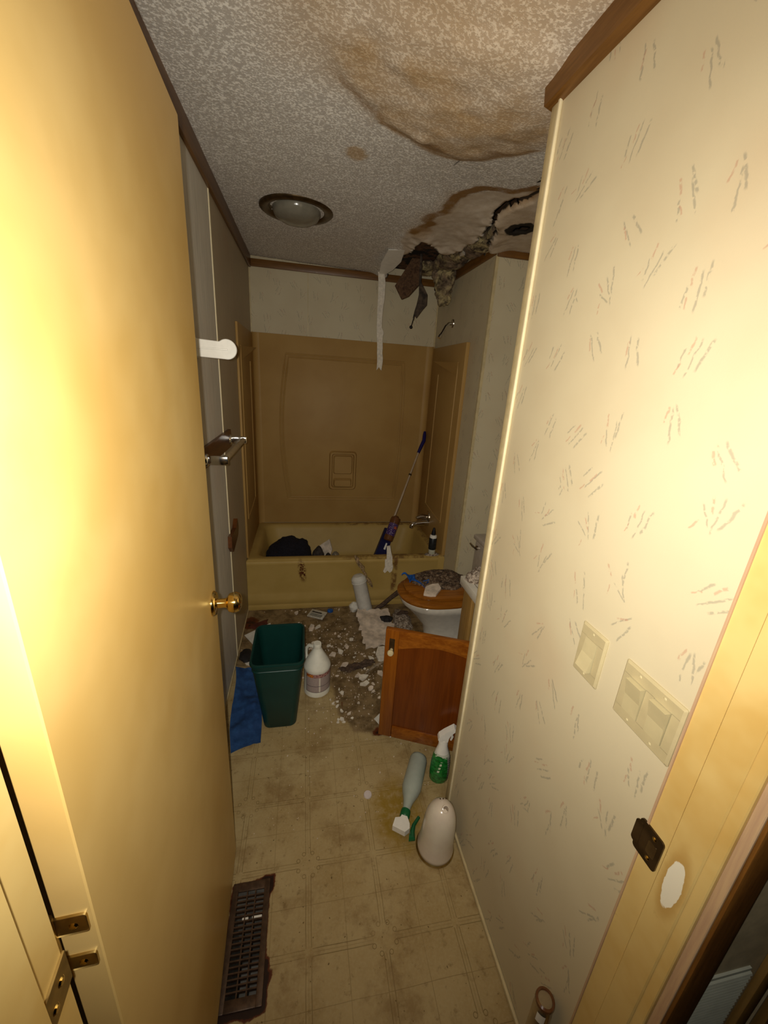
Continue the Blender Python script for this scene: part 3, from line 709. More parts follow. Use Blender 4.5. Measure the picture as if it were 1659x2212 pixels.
def frame_path(o):
    L, Rr = [], []
    for k in range(13):
        t = k / 12; z = 0.605 + o + (1.78 - 0.605 - 2 * o) * t; b = 0.058 * math.sin(math.pi * min(1, t * 0.96))
        L.append((-0.138 + o - b, YS, z)); Rr.append((0.800 - o + b * 0.35, YS, z))
    return L + Rr[::-1]
for o in (0.0, 0.021):
    p = frame_path(o); obj('moulded_ridge', tube(p + [p[0]], 0.0068, 8), SURR, bp)
sd = obj('soap_dish', fixnormals(*loops([[(x, YS, z) for x, z, _ in rrect(0.322, 0.865, 0.118, 0.170, 0.03, 0, 6)], [(x, YS - 0.024, z) for x, z, _ in rrect(0.322, 0.865, 0.108, 0.160, 0.026, 0, 6)], [(x, YS - 0.024, z) for x, z, _ in rrect(0.322, 0.865, 0.096, 0.148, 0.02, 0, 6)], [(x, YS - 0.002, z) for x, z, _ in rrect(0.322, 0.865, 0.088, 0.140, 0.018, 0, 6)]])), SURR, bp)
obj('dish_pocket', fixnormals(*loops([[(x, YS, z) for x, z, _ in rrect(0.322, 0.917, 0.083, 0.083, 0.018, 0, 6)], [(x, YS - 0.020, z) for x, z, _ in rrect(0.322, 0.917, 0.074, 0.074, 0.016, 0, 6)]])), SURR, bp)
obj('dish_tray', fixnormals(*loops([[(x, YS, z) for x, z, _ in rrect(0.322, 0.763, 0.080, 0.038, 0.018, 0, 6)], [(x, YS - 0.032, z) for x, z, _ in rrect(0.322, 0.758, 0.070, 0.026, 0.014, 0, 6)]])), SURR, bp)
for pn, xs, sg, yf, ybk, zt, zb in ((lp, XL + 0.014, 1, 2.735, 3.165, 1.70, 0.66), (rp, XA - 0.026, -1, 2.742, 3.15, 1.70, 0.62)):
    for path in ([(xs, yf, zb), (xs, yf, zt + 0.08)], [(xs, ybk, zb + 0.03), (xs, ybk, zt)], [(xs, yf, zb), (xs, (yf + ybk) / 2, zb - 0.02 + 0.03), (xs, ybk, zb + 0.03)]):
        obj('moulded_ridge', tube(path, 0.0055, 8), SURR, pn)
    A_, B_, C_, D_ = (xs, yf - 0.05, zt + 0.075), (xs + sg * 0.045, ybk + 0.02, zt + 0.095), (xs, yf + 0.02, zt - 0.005), (xs, ybk + 0.03, zt + 0.09)
    obj('corner_shelf', fixnormals([A_, B_, C_, D_], [[0, 1, 2], [0, 3, 1], [1, 3, 2], [0, 2, 3]]), SURR, pn, smooth=0)
# ---- shower arm, spout
sa = thing('shower_arm', 'chrome shower arm without a head on the end wall', 'shower arm', (1.045, 3.02, 2.05))
obj('pipe', tube([(1.05, 3.02, 2.052), (1.02, 3.018, 2.048), (1.00, 3.015, 2.028), (0.976, 3.008, 1.985), (0.952, 3.0, 1.948)], [0.011, 0.011, 0.011, 0.011, 0.0125], 12), CHROME, sa)
obj('flange', lathe([(0.030, 0), (0.028, 0.006), (0.014, 0.012), (0, 0.012)], 20), DULLCHR, sa, T(1.05, 3.02, 2.052) @ Matrix.Rotation(math.radians(-90), 4, 'Y'))
obj('thread_collar', tube([(0.962, 3.003, 1.965), (0.951, 3.0, 1.946)], 0.014, 12), CHROME, sa)
ts = thing('tub_spout', 'tarnished chrome tub spout with a lever valve above', 'faucet', (1.024, 3.03, 0.5))
obj('spout', tube([(1.026, 3.03, 0.512), (0.98, 3.028, 0.514), (0.92, 3.02, 0.510), (0.888, 3.015, 0.505), (0.876, 3.013, 0.492), (0.874, 3.012, 0.474)], [0.028, 0.026, 0.022, 0.021, 0.020, 0.018], 14), CHROME, ts)
obj('valve_plate', lathe([(0.055, 0), (0.052, 0.008), (0.03, 0.016), (0, 0.016)], 24), DULLCHR, ts, T(1.024, 3.05, 0.555) @ Matrix.Rotation(math.radians(-90), 4, 'Y'))
obj('valve_handle', tube([(1.01, 3.05, 0.555), (0.975, 3.05, 0.562), (0.955, 3.05, 0.560), (0.92, 3.04, 0.552)], [0.020, 0.022, 0.020, 0.010], 12), DULLCHR, ts)

# ---- ceiling light
cl = thing('ceiling_fan_light', 'round recessed ceiling light with dark brass bezel and grey dome', 'ceiling light', (-0.04, 2.42, 2.41))
MC = T(-0.040, 2.42, zc(-0.04, 2.42) + 0.002) @ Matrix.Rotation(math.pi, 4, 'X')
obj('bezel', lathe([(0.183, 0.0), (0.182, 0.006), (0.172, 0.013), (0.150, 0.014), (0.138, 0.008), (0.126, -0.012), (0.0, -0.012)], 48), OLDBR if False else BRONZE, cl, MC)
obj('dome', lathe([(0.120, -0.006), (0.119, 0.016), (0.106, 0.036), (0.080, 0.052), (0.045, 0.061), (0.0, 0.064)], 48), LENS, cl, MC)

# ---- toilet
to = thing('toilet', 'white toilet with closed varnished wooden seat', 'toilet', (0.86, 2.085, 0))
TY = 2.085
def oval(x0, x1, hw, z, n=36, sq=2.2):
    cx = x0 + (x1 - x0) * 0.48; pts = []
    for k in range(n):
        a = 2 * math.pi * k / n; c, s = math.cos(a), math.sin(a)
        e = sq if c < 0 else 3.2
        rr = (abs(c) ** e + abs(s) ** e) ** (-1 / e)
        pts.append((cx + (rr * c) * ((x1 - cx) if c > 0 else (cx - x0)), TY + rr * s * hw, z))
    return pts
obj('bowl', fixnormals(*loops([oval(0.735, 1.06, 0.115, 0.0), oval(0.74, 1.06, 0.110, 0.03), oval(0.755, 1.06, 0.095, 0.10), oval(0.735, 1.06, 0.10, 0.18), oval(0.665, 1.06, 0.135, 0.27), oval(0.605, 1.065, 0.168, 0.335), oval(0.582, 1.07, 0.180, 0.355), oval(0.572, 1.07, 0.185, 0.385), oval(0.577, 1.07, 0.180, 0.393)])), PORC, to, smooth=45)
seat = obj('seat', fixnormals(*loops([oval(0.568, 1.035, 0.186, 0.392), oval(0.560, 1.04, 0.192, 0.400), oval(0.560, 1.04, 0.192, 0.412), oval(0.570, 1.035, 0.184, 0.419)])), SEATW, to, smooth=45)
obj('lid', fixnormals(*loops([oval(0.650, 1.03, 0.125, 0.416), oval(0.650, 1.03, 0.125, 0.429), oval(0.600, 1.04, 0.164, 0.432), oval(0.596, 1.04, 0.168, 0.437), oval(0.596, 1.04, 0.168, 0.449), oval(0.61, 1.03, 0.154, 0.455)])), SEATW, to, smooth=45)
for s in (-1, 1): obj('hinge', box(1.035, 1.06, TY + s * 0.075 - 0.018, TY + s * 0.075 + 0.018, 0.392, 0.432, 0.006), PORC, to)
obj('tank', box(1.082, 1.285, 1.835, 2.225, 0.385, 0.700, 0.02, 3), TANKM, to)
obj('tank_lid', box(1.070, 1.292, 1.825, 2.232, 0.698, 0.732, 0.010, 3), TANKM, to)
fv = obj('flush_lever', lathe([(0.016, 0), (0.015, 0.010), (0.008, 0.016), (0.0, 0.016)], 16), DULLCHR, to, T(1.083, 2.175, 0.655) @ Matrix.Rotation(math.radians(-90), 4, 'Y'))
obj('lever_arm', tube([(1.066, 2.175, 0.655), (1.056, 2.195, 0.660), (1.052, 2.222, 0.668)], [0.006, 0.007, 0.006], 10), DULLCHR, fv)
# ---- vanity
vn = thing('vanity_cabinet', 'oak vanity cabinet with white counter and open door', 'cabinet', (1.0, 1.32, 0))
obj('side_panel', box(0.75, 1.285, 1.531, 1.545, 0.0, 0.748), TAN_OAK, vn)
obj('lining', box(0.752, 1.285, 1.512, 1.530, 0.10, 0.748), PALE, vn)
obj('stile', box(0.733, 0.752, 1.452, 1.545, 0.085, 0.748, 0.002), TAN_OAK, vn)
obj('stile', box(0.733, 0.752, YE + 0.014, 1.17, 0.085, 0.748, 0.002), TAN_OAK, vn)
obj('bottom_rail', box(0.733, 0.752, 1.17, 1.452, 0.085, 0.125, 0.002), TAN_OAK, vn)
obj('toe_kick', box(0.79, 0.80, YE + 0.014, 1.531, 0.0, 0.10), TAN_OAK, vn)
obj('shelf', box(0.752, 1.285, YE + 0.014, 1.512, 0.10, 0.115), PALE, vn)
ct = obj('countertop', box(0.716, 1.29, YE + 0.012, 1.568, 0.748, 0.790, 0.004), LAMIN, vn)
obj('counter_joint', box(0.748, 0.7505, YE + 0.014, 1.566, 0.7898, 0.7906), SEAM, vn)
A0, B0 = Vector((0.328, 1.358, 0)), Vector((0.742, 1.182, 0))      # free edge, hinge edge
wv = (B0 - A0).normalized(); nv = Vector((-wv.y * -1, 0, 0)); nv = Vector((wv.y, -wv.x, 0))       # faces the doorway
W = (B0 - A0).length; DZ0, DZ1 = 0.118, 0.674
MV = Matrix(((wv.x, nv.x, 0, A0.x), (wv.y, nv.y, 0, A0.y), (0, 0, 1, 0), (0, 0, 0, 1)))            # local x: width, y: out
cd_ = obj('cabinet_door', box(0, W, -0.012, 0.0, DZ0, DZ1, 0.001, 1), PANEL_W, vn, MV)
fw = 0.058
obj('door_stile', box(0, fw, -0.014, 0.009, DZ0, DZ1, 0.004), ORANGE, cd_, MV)
obj('door_stile', box(W - fw, W, -0.014, 0.009, DZ0, DZ1, 0.004), ORANGE, cd_, MV)
obj('door_rail', box(fw, W - fw, -0.014, 0.009, DZ0, DZ0 + fw, 0.004), ORANGE_X, cd_, MV)
top = [(fw, DZ1), (W - fw, DZ1)] + [(W - fw - (W - 2 * fw) * k / 12, DZ1 - 0.085 + 0.034 * math.sin(math.pi * k / 12)) for k in range(13)]
obj('door_rail', prism([(x, -0.014, z) for x, z in top], (0, 0.023, 0)), ORANGE_X, cd_, MV)
obj('top_edge', box(0.002, W - 0.002, -0.012, 0.0075, DZ1 - 0.004, DZ1 + 0.002, 0.002), ORANGE_X, cd_, MV)
kb = obj('knob', lathe([(0.007, 0), (0.006, 0.014), (0.012, 0.019), (0.0135, 0.025), (0.011, 0.031), (0.0, 0.033)], 20), IVORY2, cd_, MV @ T(0.030, 0.009, DZ1 - 0.092) @ Matrix.Rotation(math.radians(-90), 4, 'X'))
obj('knob_plate', box(0.019, 0.041, 0.0085, 0.0115, DZ1 - 0.112, DZ1 - 0.040, 0.002), BRONZE, kb, MV)

# ---- light switches
def switch(ys, z, label, state):
    th = thing('light_switch', label, 'light switch', (XR, sum(ys) / len(ys), z), None)
    y0, y1 = min(ys) - 0.0355, max(ys) + 0.0355
    ring = loops([px_plate(y0, y1, z - 0.057, z + 0.057, XR, 0.003), px_plate(y0, y1, z - 0.057, z + 0.057, XR - 0.002, 0.003), px_plate(y0 + 0.004, y1 - 0.004, z - 0.053, z + 0.053, XR - 0.0055, 0.003)], True, False)
    xa, xb = XR - 0.0055, XR - 0.001; cuts = [(y0 + 0.004, None)] + sorted((y - 0.0172, y + 0.0172) for y in ys)
    face = [box(xa, xb, y0 + 0.004, y1 - 0.004, z + 0.0337, z + 0.053), box(xa, xb, y0 + 0.004, y1 - 0.004, z - 0.053, z - 0.0337)]
    e = y0 + 0.004
    for a_, b_ in cuts[1:]: face.append(box(xa, xb, e, a_, z - 0.034, z + 0.034)); e = b_
    face.append(box(xa, xb, e, y1 - 0.004, z - 0.034, z + 0.034))
    obj('wall_plate', join(fixnormals(*ring), *face), IVORY, th)
    for y in ys:
        rk = obj('rocker_well', box(XR - 0.0012, XR - 0.0002, y - 0.0172, y + 0.0172, z - 0.034, z + 0.034), IVORY, th)
        a, b = (0.0165, 0.0070) if state == 'up' else (0.0070, 0.0165)
        m_ = 0.0090; hy, hz = 0.0160, 0.0325
        pf = [(XR - 0.001, z - hz), (XR - b, z - hz), (XR - m_, z), (XR - a, z + hz), (XR - 0.001, z + hz)]
        obj('rocker', fixnormals(*loops([[(x, y - hy, zz) for x, zz in pf], [(x, y + hy, zz) for x, zz in pf]])), IVORY2, th, smooth=0)
        for s in (-1, 1): obj('screw', lathe([(0.0032, 0), (0.002, 0.001), (0, 0.0012)], 10), IVORY2, th, T(XR - 0.0055, y, z + s * 0.0465) @ Matrix.Rotation(math.radians(-90), 4, 'Y'))
    return th
switch([0.5775], 1.1355, 'ivory single rocker light switch on the cream wall', 'down')
switch([0.459, 0.409], 1.136, 'ivory double rocker light switch next to the door jamb', 'up')

# ---- towel bar on its wooden plaque
tb = thing('towel_bar', 'chrome towel bar mounted on a dark wooden plaque', 'towel bar', (XL, 2.0, 1.29))
pq = [(XL + 0.0026, 1.62, 1.258), (XL + 0.0026, 2.235, 1.248), (XL + 0.0026, 2.250, 1.29), (XL + 0.0026, 2.235, 1.338), (XL + 0.0026, 1.62, 1.338)]
obj('plaque', prism(pq, (0.014, 0, 0)), DARKW, tb)
for y in (1.665, 2.205):
    br = obj('bracket', box(XL + 0.010, XL + 0.100, y - 0.007, y + 0.007, 1.270, 1.306, 0.005), CHROME, tb)
    obj('bracket_foot', lathe([(0.026, 0), (0.024, 0.006), (0.014, 0.010), (0, 0.010)], 16), CHROME, br, T(XL + 0.0166, y, 1.288) @ Matrix.Rotation(math.radians(90), 4, 'Y'))
obj('bar', tube([(XL + 0.082, 1.665, 1.288), (XL + 0.082, 2.205, 1.288)], 0.0130, 14), plain('tan bar', (0.34, 0.26, 0.15), 0.3, var=0.15, scale=60), tb)
pl = obj('wall_plaque', prism([(XL + 0.0006, 2.252, 0.832), (XL + 0.0006, 2.200, 0.795), (XL + 0.0006, 2.052, 0.80), (XL + 0.0006, 2.045, 0.74), (XL + 0.0006, 2.085, 0.700), (XL + 0.0006, 2.25, 0.735), (XL + 0.0006, 2.275, 0.775)], (0.022, 0, 0)), DARKW)
tag(pl, 'small dark wooden plaque with pointed ends low on the left wall', 'plaque')
# ---- white holder arm
ha = thing('holder_arm', 'white plastic holder arm with rounded end on the left wall', 'holder', (XL, 1.62, 1.70))
yh = 1.62
cxh, czh, rh = -0.276, 1.7035, 0.0345
pts = [(XL + 0.002, 1.7335), (-0.302, 1.7285)] + [(cxh + rh * math.cos(math.radians(a)), czh + rh * math.sin(math.radians(a))) for a in range(130, -101, -10)] + [(XL + 0.002, 1.6735)]
obj('arm', fixnormals(*loops([[(x, yh + 0.012, z) for x, z in pts], [(x, yh + 0.002, z) for x, z in pts], [(x + (cxh - x) * 0.04, yh, z + (czh - z) * 0.06) for x, z in pts]])), WHITEP, ha)
obj('arm_rib', box(XL + 0.01, -0.272, yh - 0.003, yh + 0.001, 1.6995, 1.7055, 0.002), WHITEP, ha)
obj('wall_mount', box(XL + 0.002, XL + 0.012, yh, yh + 0.10, 1.668, 1.738, 0.004), WHITEP, ha)

# ---- floor register
rg = thing('floor_register', 'rusty brown slotted floor register beside the open door', 'floor vent', ((RX0 + RX1) / 2, (RY0 + RY1) / 2, 0))
fwx, fwy = 0.018, 0.026
def rim(x0, x1, y0, y1): return box(x0, x1, y0, y1, 0.0, 0.006, 0.002)
obj('frame', join(rim(RX0, RX0 + fwx, RY0, RY1), rim(RX1 - fwx, RX1, RY0, RY1), rim(RX0 + fwx - 0.001, RX1 - fwx + 0.001, RY0, RY0 + fwy), rim(RX0 + fwx - 0.001, RX1 - fwx + 0.001, RY1 - fwy, RY1)), REG, rg)
nsl = 19
for k in range(1, nsl):
    y = RY0 + fwy + (RY1 - RY0 - 2 * fwy) * k / nsl
    obj('slat', box(RX0 + fwx - 0.001, RX1 - fwx + 0.001, y - 0.0018, y + 0.0018, -0.004, 0.005), REG, rg)
for t in (0.35, 0.67):
    x = RX0 + fwx + (RX1 - RX0 - 2 * fwx) * t
    obj('cross_bar', box(x - 0.002, x + 0.002, RY0 + fwy - 0.001, RY1 - fwy + 0.001, -0.006, 0.0035), REG, rg)
yl = RY0 + fwy + (RY1 - RY0 - 2 * fwy) * 13.5 / nsl
obj('damper_lever', join(box(-0.163, -0.133, yl - 0.003, yl + 0.003, -0.004, 0.003, 0.001, 1), box(-0.193, -0.174, yl - 0.003, yl + 0.003, -0.004, 0.003, 0.001, 1)), WHITEP, rg)
obj('duct_box', fixnormals(*loops([rrect((RX0 + RX1) / 2, (RY0 + RY1) / 2, 0.058, 0.147, 0.003, -0.45, 3), rrect((RX0 + RX1) / 2, (RY0 + RY1) / 2, 0.058, 0.147, 0.003, -0.001, 3)], True, False)), DUCT, rg)

# ================================================================== LOOSE THINGS
# ---- waste bin
wbn = thing('waste_bin', 'dark green rectangular plastic waste bin, empty', 'waste bin', (-0.12, 1.665, 0))
def bl(t, z, g=0.0):    # 0 bottom .. 1 top
    x0, x1 = -0.196 + (-0.238 + 0.196) * t, -0.040 + (-0.006 + 0.040) * t
    y0, y1 = 1.552 + (1.518 - 1.552) * t, 1.785 + (1.824 - 1.785) * t
    return rrect((x0 + x1) / 2, (y0 + y1) / 2, (x1 - x0) / 2 - g, (y1 - y0) / 2 - g, 0.035 - g * 0.5, z, 8)
obj('body', fixnormals(*loops([bl(0, 0.0, 0.006), bl(0, 0.006), bl(0.5, 0.2), bl(0.93, 0.372), bl(0.93, 0.373, -0.001), bl(1, 0.398), bl(1, 0.398, 0.004), bl(0.5, 0.2, 0.004), bl(0.03, 0.008, 0.006)])), BIN, wbn, smooth=40)
obj('rim', fixnormals(*loops([bl(0.97, 0.386, 0.0), bl(0.97, 0.384, -0.005), bl(1, 0.394, -0.007), bl(1, 0.402, -0.004), bl(1, 0.402, 0.002), bl(1, 0.392, 0.003)], False, False)), BIN, wbn, smooth=60)
obj('band', fixnormals(*loops([bl(0.90, 0.362, 0.0), bl(0.90, 0.359, -0.003), bl(0.89, 0.354, -0.003), bl(0.88, 0.351, 0.0)], False, False)), BIN, wbn, smooth=60)
# ---- jug
JX, JY = 0.066, 1.785
jg = thing('jug', 'white gallon jug with printed label beside the green bin', 'jug', (JX, JY, 0))
MJ = T(JX, JY, 0)
obj('body', lathe([(0.0, 0.0), (0.062, 0.0), (0.070, 0.008), (0.071, 0.03), (0.0695, 0.036), (0.0695, 0.158), (0.0725, 0.166), (0.0695, 0.178), (0.0580, 0.203), (0.042, 0.231), (0.027, 0.260), (0.021, 0.274), (0.019, 0.286)], 40), JUGM, jg, MJ, smooth=40)
obj('cap', lathe([(0.0205, 0.276), (0.021, 0.279), (0.021, 0.298), (0.0195, 0.302), (0.0, 0.302)], 28), JUGM, jg, MJ)
obj('handle', tube([(JX - 0.022, JY + 0.022, 0.268), (JX - 0.042, JY + 0.040, 0.262), (JX - 0.055, JY + 0.050, 0.240), (JX - 0.060, JY + 0.052, 0.205), (JX - 0.052, JY + 0.046, 0.165)], [0.009, 0.010, 0.010, 0.010, 0.010], 10), JUGM, jg)
def wrap(r, z0, z1, a0, a1, n=24, nz=1, sx=1, sy=1, taper=0.0):
    vs, fs, uv = [], [], []
    for i in range(n + 1):
        for j in range(nz + 1):
            a = math.radians(a0 + (a1 - a0) * i / n); t = j / nz; rr = r + taper * t
            vs.append((rr * sx * math.cos(a), rr * sy * math.sin(a), z0 + (z1 - z0) * t)); uv.append((i / n, t))
    for i in range(n):
        for j in range(nz): k = i * (nz + 1) + j; fs.append([k, k + nz + 1, k + nz + 2, k + 1])
    return vs, fs, uv
obj('label', wrap(0.0702, 0.040, 0.156, 215, 355), JUGLAB, jg, MJ)
# ---- blue pad
def pad(u, v):
    a, b, c, d = Vector((-0.388, 1.985)), Vector((-0.262, 1.96)), Vector((-0.198, 1.485)), Vector((-0.330, 1.43))
    p = (a * (1 - u) + b * u) * (1 - v) + (d * (1 - u) + c * u) * v
    e = 0.012 * math.sin(7 * v + 3 * u)
    x = p.x + (0.0 if u > 0.5 else -0.5 * 0.0) + e * 0.5; y = p.y + e
    z = 0.010 + 0.034 * max(0, mnoise.noise((x * 14, y * 9, 0.3))) + 0.012 * max(0, mnoise.noise((x * 40, y * 30, 2.3))) + 0.05 * max(0, 0.35 - u) * (1 - v)
    return (max(x, XL + 0.01), y, z)
tag(obj('blue_pad', sheet(pad, 26, 50, 0.009), BLUE, smooth=60), 'crumpled blue fabric pad between the door and green bin', 'cloth')
# ---- standing green spray bottle
gx_, gy_ = 0.572, 1.196
gb = thing('spray_bottle', 'upright green spray bottle with white trigger against the wall end', 'spray bottle', (gx_, gy_, 0))
MG = T(gx_, gy_, 0) @ Matrix.Rotation(math.radians(-12), 4, 'Z')
vs, fs, uv = [], [], []
prof = [(0.036, 0.002), (0.041, 0.012), (0.042, 0.05), (0.041, 0.10), (0.037, 0.135), (0.028, 0.165)]
ng = 36
for r, z in prof:
    for i in range(ng + 1):
        a = 2 * math.pi * i / ng + math.pi * 0.75; vs.append((r * math.cos(a), r * 0.72 * math.sin(a), z)); uv.append((i / ng, z / 0.165))
for k in range(len(prof) - 1):
    for i in range(ng): q = k * (ng + 1) + i; fs.append([q, q + 1, q + ng + 2, q + ng + 1])
obj('body', (vs, fs, uv), GREENLAB, gb, MG)
obj('base', lathe([(0, 0), (0.033, 0.0), (0.0362, 0.003)], 36, 1, 0.72, True, False), GREENP, gb, MG)
obj('neck', lathe([(0.0285, 0.160), (0.020, 0.192), (0.0185, 0.222), (0.0175, 0.226), (0.0, 0.226)], 24, 1, 0.85, False), WHITEP, gb, MG)
hd = [(-0.020, 0.222), (-0.026, 0.232), (-0.022, 0.246), (0.0, 0.268), (0.036, 0.296), (0.048, 0.286), (0.024, 0.258), (0.018, 0.240), (0.016, 0.222)]
obj('trigger_head', fixnormals(*loops([[(x, -0.014, z) for x, z in hd], [(x, 0.014, z) for x, z in hd]])), WHITEP, gb, MG, smooth=25)
obj('trigger', tube([(0.026, 0, 0.258), (0.034, 0, 0.240), (0.030, 0, 0.222)], [0.006, 0.006, 0.004], 8), WHITEP, gb, MG)
# ---- lying spray bottle
lb = thing('spray_bottle', 'empty grey spray bottle lying on the floor, green collar', 'spray bottle', (0.45, 1.14, 0))
P0, P1 = (0.500, 1.268, 0.0405), (0.352, 0.985, 0.030)
ML = axis_frame(P0, P1)
obj('body', lathe([(0, -0.012), (0.024, -0.012), (0.035, -0.004), (0.039, 0.010), (0.040, 0.10), (0.040, 0.140), (0.033, 0.165), (0.020, 0.198), (0.0155, 0.222), (0.0150, 0.240)], 32), GREYBOT, lb, ML, smooth=50)
obj('collar', lathe([(0.0, 0.234), (0.0185, 0.234), (0.0195, 0.240), (0.0195, 0.258), (0.017, 0.262), (0.0, 0.262)], 24), GREENP, lb, ML)
h2 = [(-0.010, 0.260), (0.010, 0.260), (0.014, 0.272), (0.032, 0.280), (0.034, 0.312), (-0.016, 0.318), (-0.030, 0.300), (-0.026, 0.284)]
hm = obj('trigger_head', fixnormals(*loops([[(-x * 1.0, -0.012, z) for x, z in h2], [(-x * 1.0, 0.014, z) for x, z in h2]])), WHITEP, lb, ML, smooth=25)
q0 = ML @ Vector((0.0, 0, 0.30)); 
obj('trigger', tube([(0.380, 0.966, 0.030), (0.392, 0.962, 0.030), (0.398, 0.985, 0.030), (0.410, 1.008, 0.026), (0.438, 1.036, 0.022)], [0.012, 0.012, 0.009, 0.007, 0.006], 10), GREENP, lb)
# ---- opal glass shade
LX, LY = 0.474, 0.938
sh = thing('lamp_shade', 'white bell shaped glass lamp shade standing by the wall', 'lamp shade', (LX, LY, 0))
MS = T(LX, LY, 0) @ Matrix.Rotation(math.radians(4), 4, 'X')
obj('glass', lathe([(0.064, 0.012), (0.0670, 0.016), (0.0665, 0.030), (0.062, 0.048), (0.060, 0.10), (0.0575, 0.150), (0.052, 0.190), (0.042, 0.220), (0.028, 0.238), (0.014, 0.245), (0.0, 0.246)], 48), SHADEG, sh, MS, smooth=50)
obj('brown_rim', lathe([(0.0, 0.001), (0.066, 0.001), (0.0705, 0.004), (0.0705, 0.010), (0.066, 0.015), (0.060, 0.015)], 48), OLDBR, sh, T(LX, LY, 0))
obj('fitter_neck', lathe([(0.0135, -0.004), (0.0128, 0.013), (0.0098, 0.014), (0.0090, 0.009), (0, 0.009)], 20), SHADEG, sh, T(LX + 0.004, LY - 0.026, 0.2345) @ Matrix.Rotation(math.radians(36), 4, 'X'))
obj('neck_shade_disc', lathe([(0.0088, 0.0092), (0.0086, 0.0100), (0, 0.0100)], 16), plain('painted hole shade', (0.22, 0.17, 0.12), 0.8), sh, T(LX + 0.004, LY - 0.026, 0.2345) @ Matrix.Rotation(math.radians(36), 4, 'X'))  # brown disc colours in the shade inside the open neck
for k in range(3): obj('vent_hole', lathe([(0.0025, 0), (0.0025, 0.001), (0, 0.001)], 8), BRONZE, sh, T(LX - 0.004 + k * 0.011, LY + 0.004, 0.2455 - 0.0015 * k))
# ---- metal canister by the jamb
cn = thing('metal_canister', 'slim shiny metal canister with amber rim by the switch wall', 'canister', (0.530, 0.412, 0))
obj('body', lathe([(0, 0), (0.020, 0), (0.021, 0.004), (0.021, 0.30), (0.019, 0.32), (0.019, 0.334)], 28), DULLCHR, cn, T(0.5325, 0.412, 0))
obj('rim', lathe([(0.0205, 0.326), (0.0215, 0.330), (0.0205, 0.336), (0.016, 0.338), (0.014, 0.330), (0.0, 0.329)], 28), AMBER, cn, T(0.5325, 0.412, 0))
obj('sticker', wrap(0.0213, 0.285, 0.315, 200, 250, 6), WHITEP, cn, T(0.5325, 0.412, 0))

# ---- things in the tub
def dome(cx, cy, rx, ry, h, z0, f=30, seed=0.0, sub=34, pw=0.55):
    vs, fs = [], []
    n, m = sub, sub // 2
    for j in range(m + 1):
        t = j / m
        for i in range(n):
            a = 2 * math.pi * i / n; x, y = cx + rx * t * math.cos(a), cy + ry * t * math.sin(a)
            e = 1 + 0.22 * mnoise.noise((math.cos(a) * 2 + seed, math.sin(a) * 2, seed)) * t
            x, y = cx + (x - cx) * e, cy + (y - cy) * e
            k = max(0, 1 - t * t) ** pw
            z = z0 + h * k * (1 + 0.35 * mnoise.noise((x * f, y * f, seed))) + 0.22 * h * k * mnoise.noise((x * f * 2.6, y * f * 2.6, seed + 4))
            vs.append((x, y, max(z, z0)))
    for j in range(m):
        for i in range(n): k = (i + 1) % n; fs.append([j * n + i, j * n + k, (j + 1) * n + k, (j + 1) * n + i])
    fs.append([m * n + i for i in range(n)][::-1])
    return fixnormals(vs, fs)
def in_basin(g):
    out = []
    for x, y, z in g[0]:
        x = min(max(x, XL + 0.10), XA - 0.10); y = min(max(y, 2.728), 3.296)
        d = min(x - XL, XA - x, y - 2.628, 3.396 - y)
        fz = float(np.interp(d, [0.080, 0.115, 0.15, 0.22], [0.35, 0.16, 0.105, 0.092])) + 0.002
        if z < fz and d < 0.15:                # slide in from the sloping wall
            k = float(np.interp(-z, [-0.35, -0.16, -0.105], [0.080, 0.115, 0.15])) + 0.004
            if d == x - XL: x = XL + k
            elif d == y - 2.628: y = 2.628 + k
            elif d == 3.396 - y: y = 3.396 - k
        out.append((x, y, max(z, 0.094)))
    return out, g[1]
tw = obj('black_towel', in_basin(join(blob((-0.13, 3.03, 0.235), (0.150, 0.13, 0.170), 0.28, 9, 4, 2.0, 0.094), blob((-0.235, 3.0, 0.20), (0.085, 0.10, 0.125), 0.2, 10, 4, 5.0, 0.094), blob((-0.03, 3.02, 0.23), (0.085, 0.10, 0.150), 0.3, 11, 4, 8.0, 0.094))), TOWEL)
tag(tw, 'heap of black towel lying in the bathtub', 'towel')
tag(obj('grey_rag', blob((0.106, 3.0, 0.205), (0.050, 0.06, 0.118), 0.3, 13, 4, 3.0, 0.094), GREYCL), 'dark grey rag beside the black towel in the tub', 'rag')
tag(obj('black_bag', blob((0.184, 2.97, 0.178), (0.036, 0.042, 0.090), 0.35, 16, 4, 6.0, 0.093), SCRAP), 'small black crumpled bag at the end of the towel heap', 'bag')
tag(obj('plastic_wrap', blob((0.246, 3.03, 0.175), (0.036, 0.042, 0.085), 0.4, 18, 4, 9.0, 0.093), plain('cloudy film', (0.20, 0.17, 0.12), 0.2, var=0.3, scale=60)), 'crumpled cloudy plastic wrap in the tub', 'plastic')
tag(obj('paper_scrap', prism([(0.115, 3.085, 0.290), (0.200, 3.095, 0.345), (0.225, 3.085, 0.255), (0.180, 3.070, 0.096), (0.140, 3.070, 0.096)], (0.004, 0.006, 0)), GYPSUM), 'pale paper scrap behind the grey rag in the tub', 'paper')
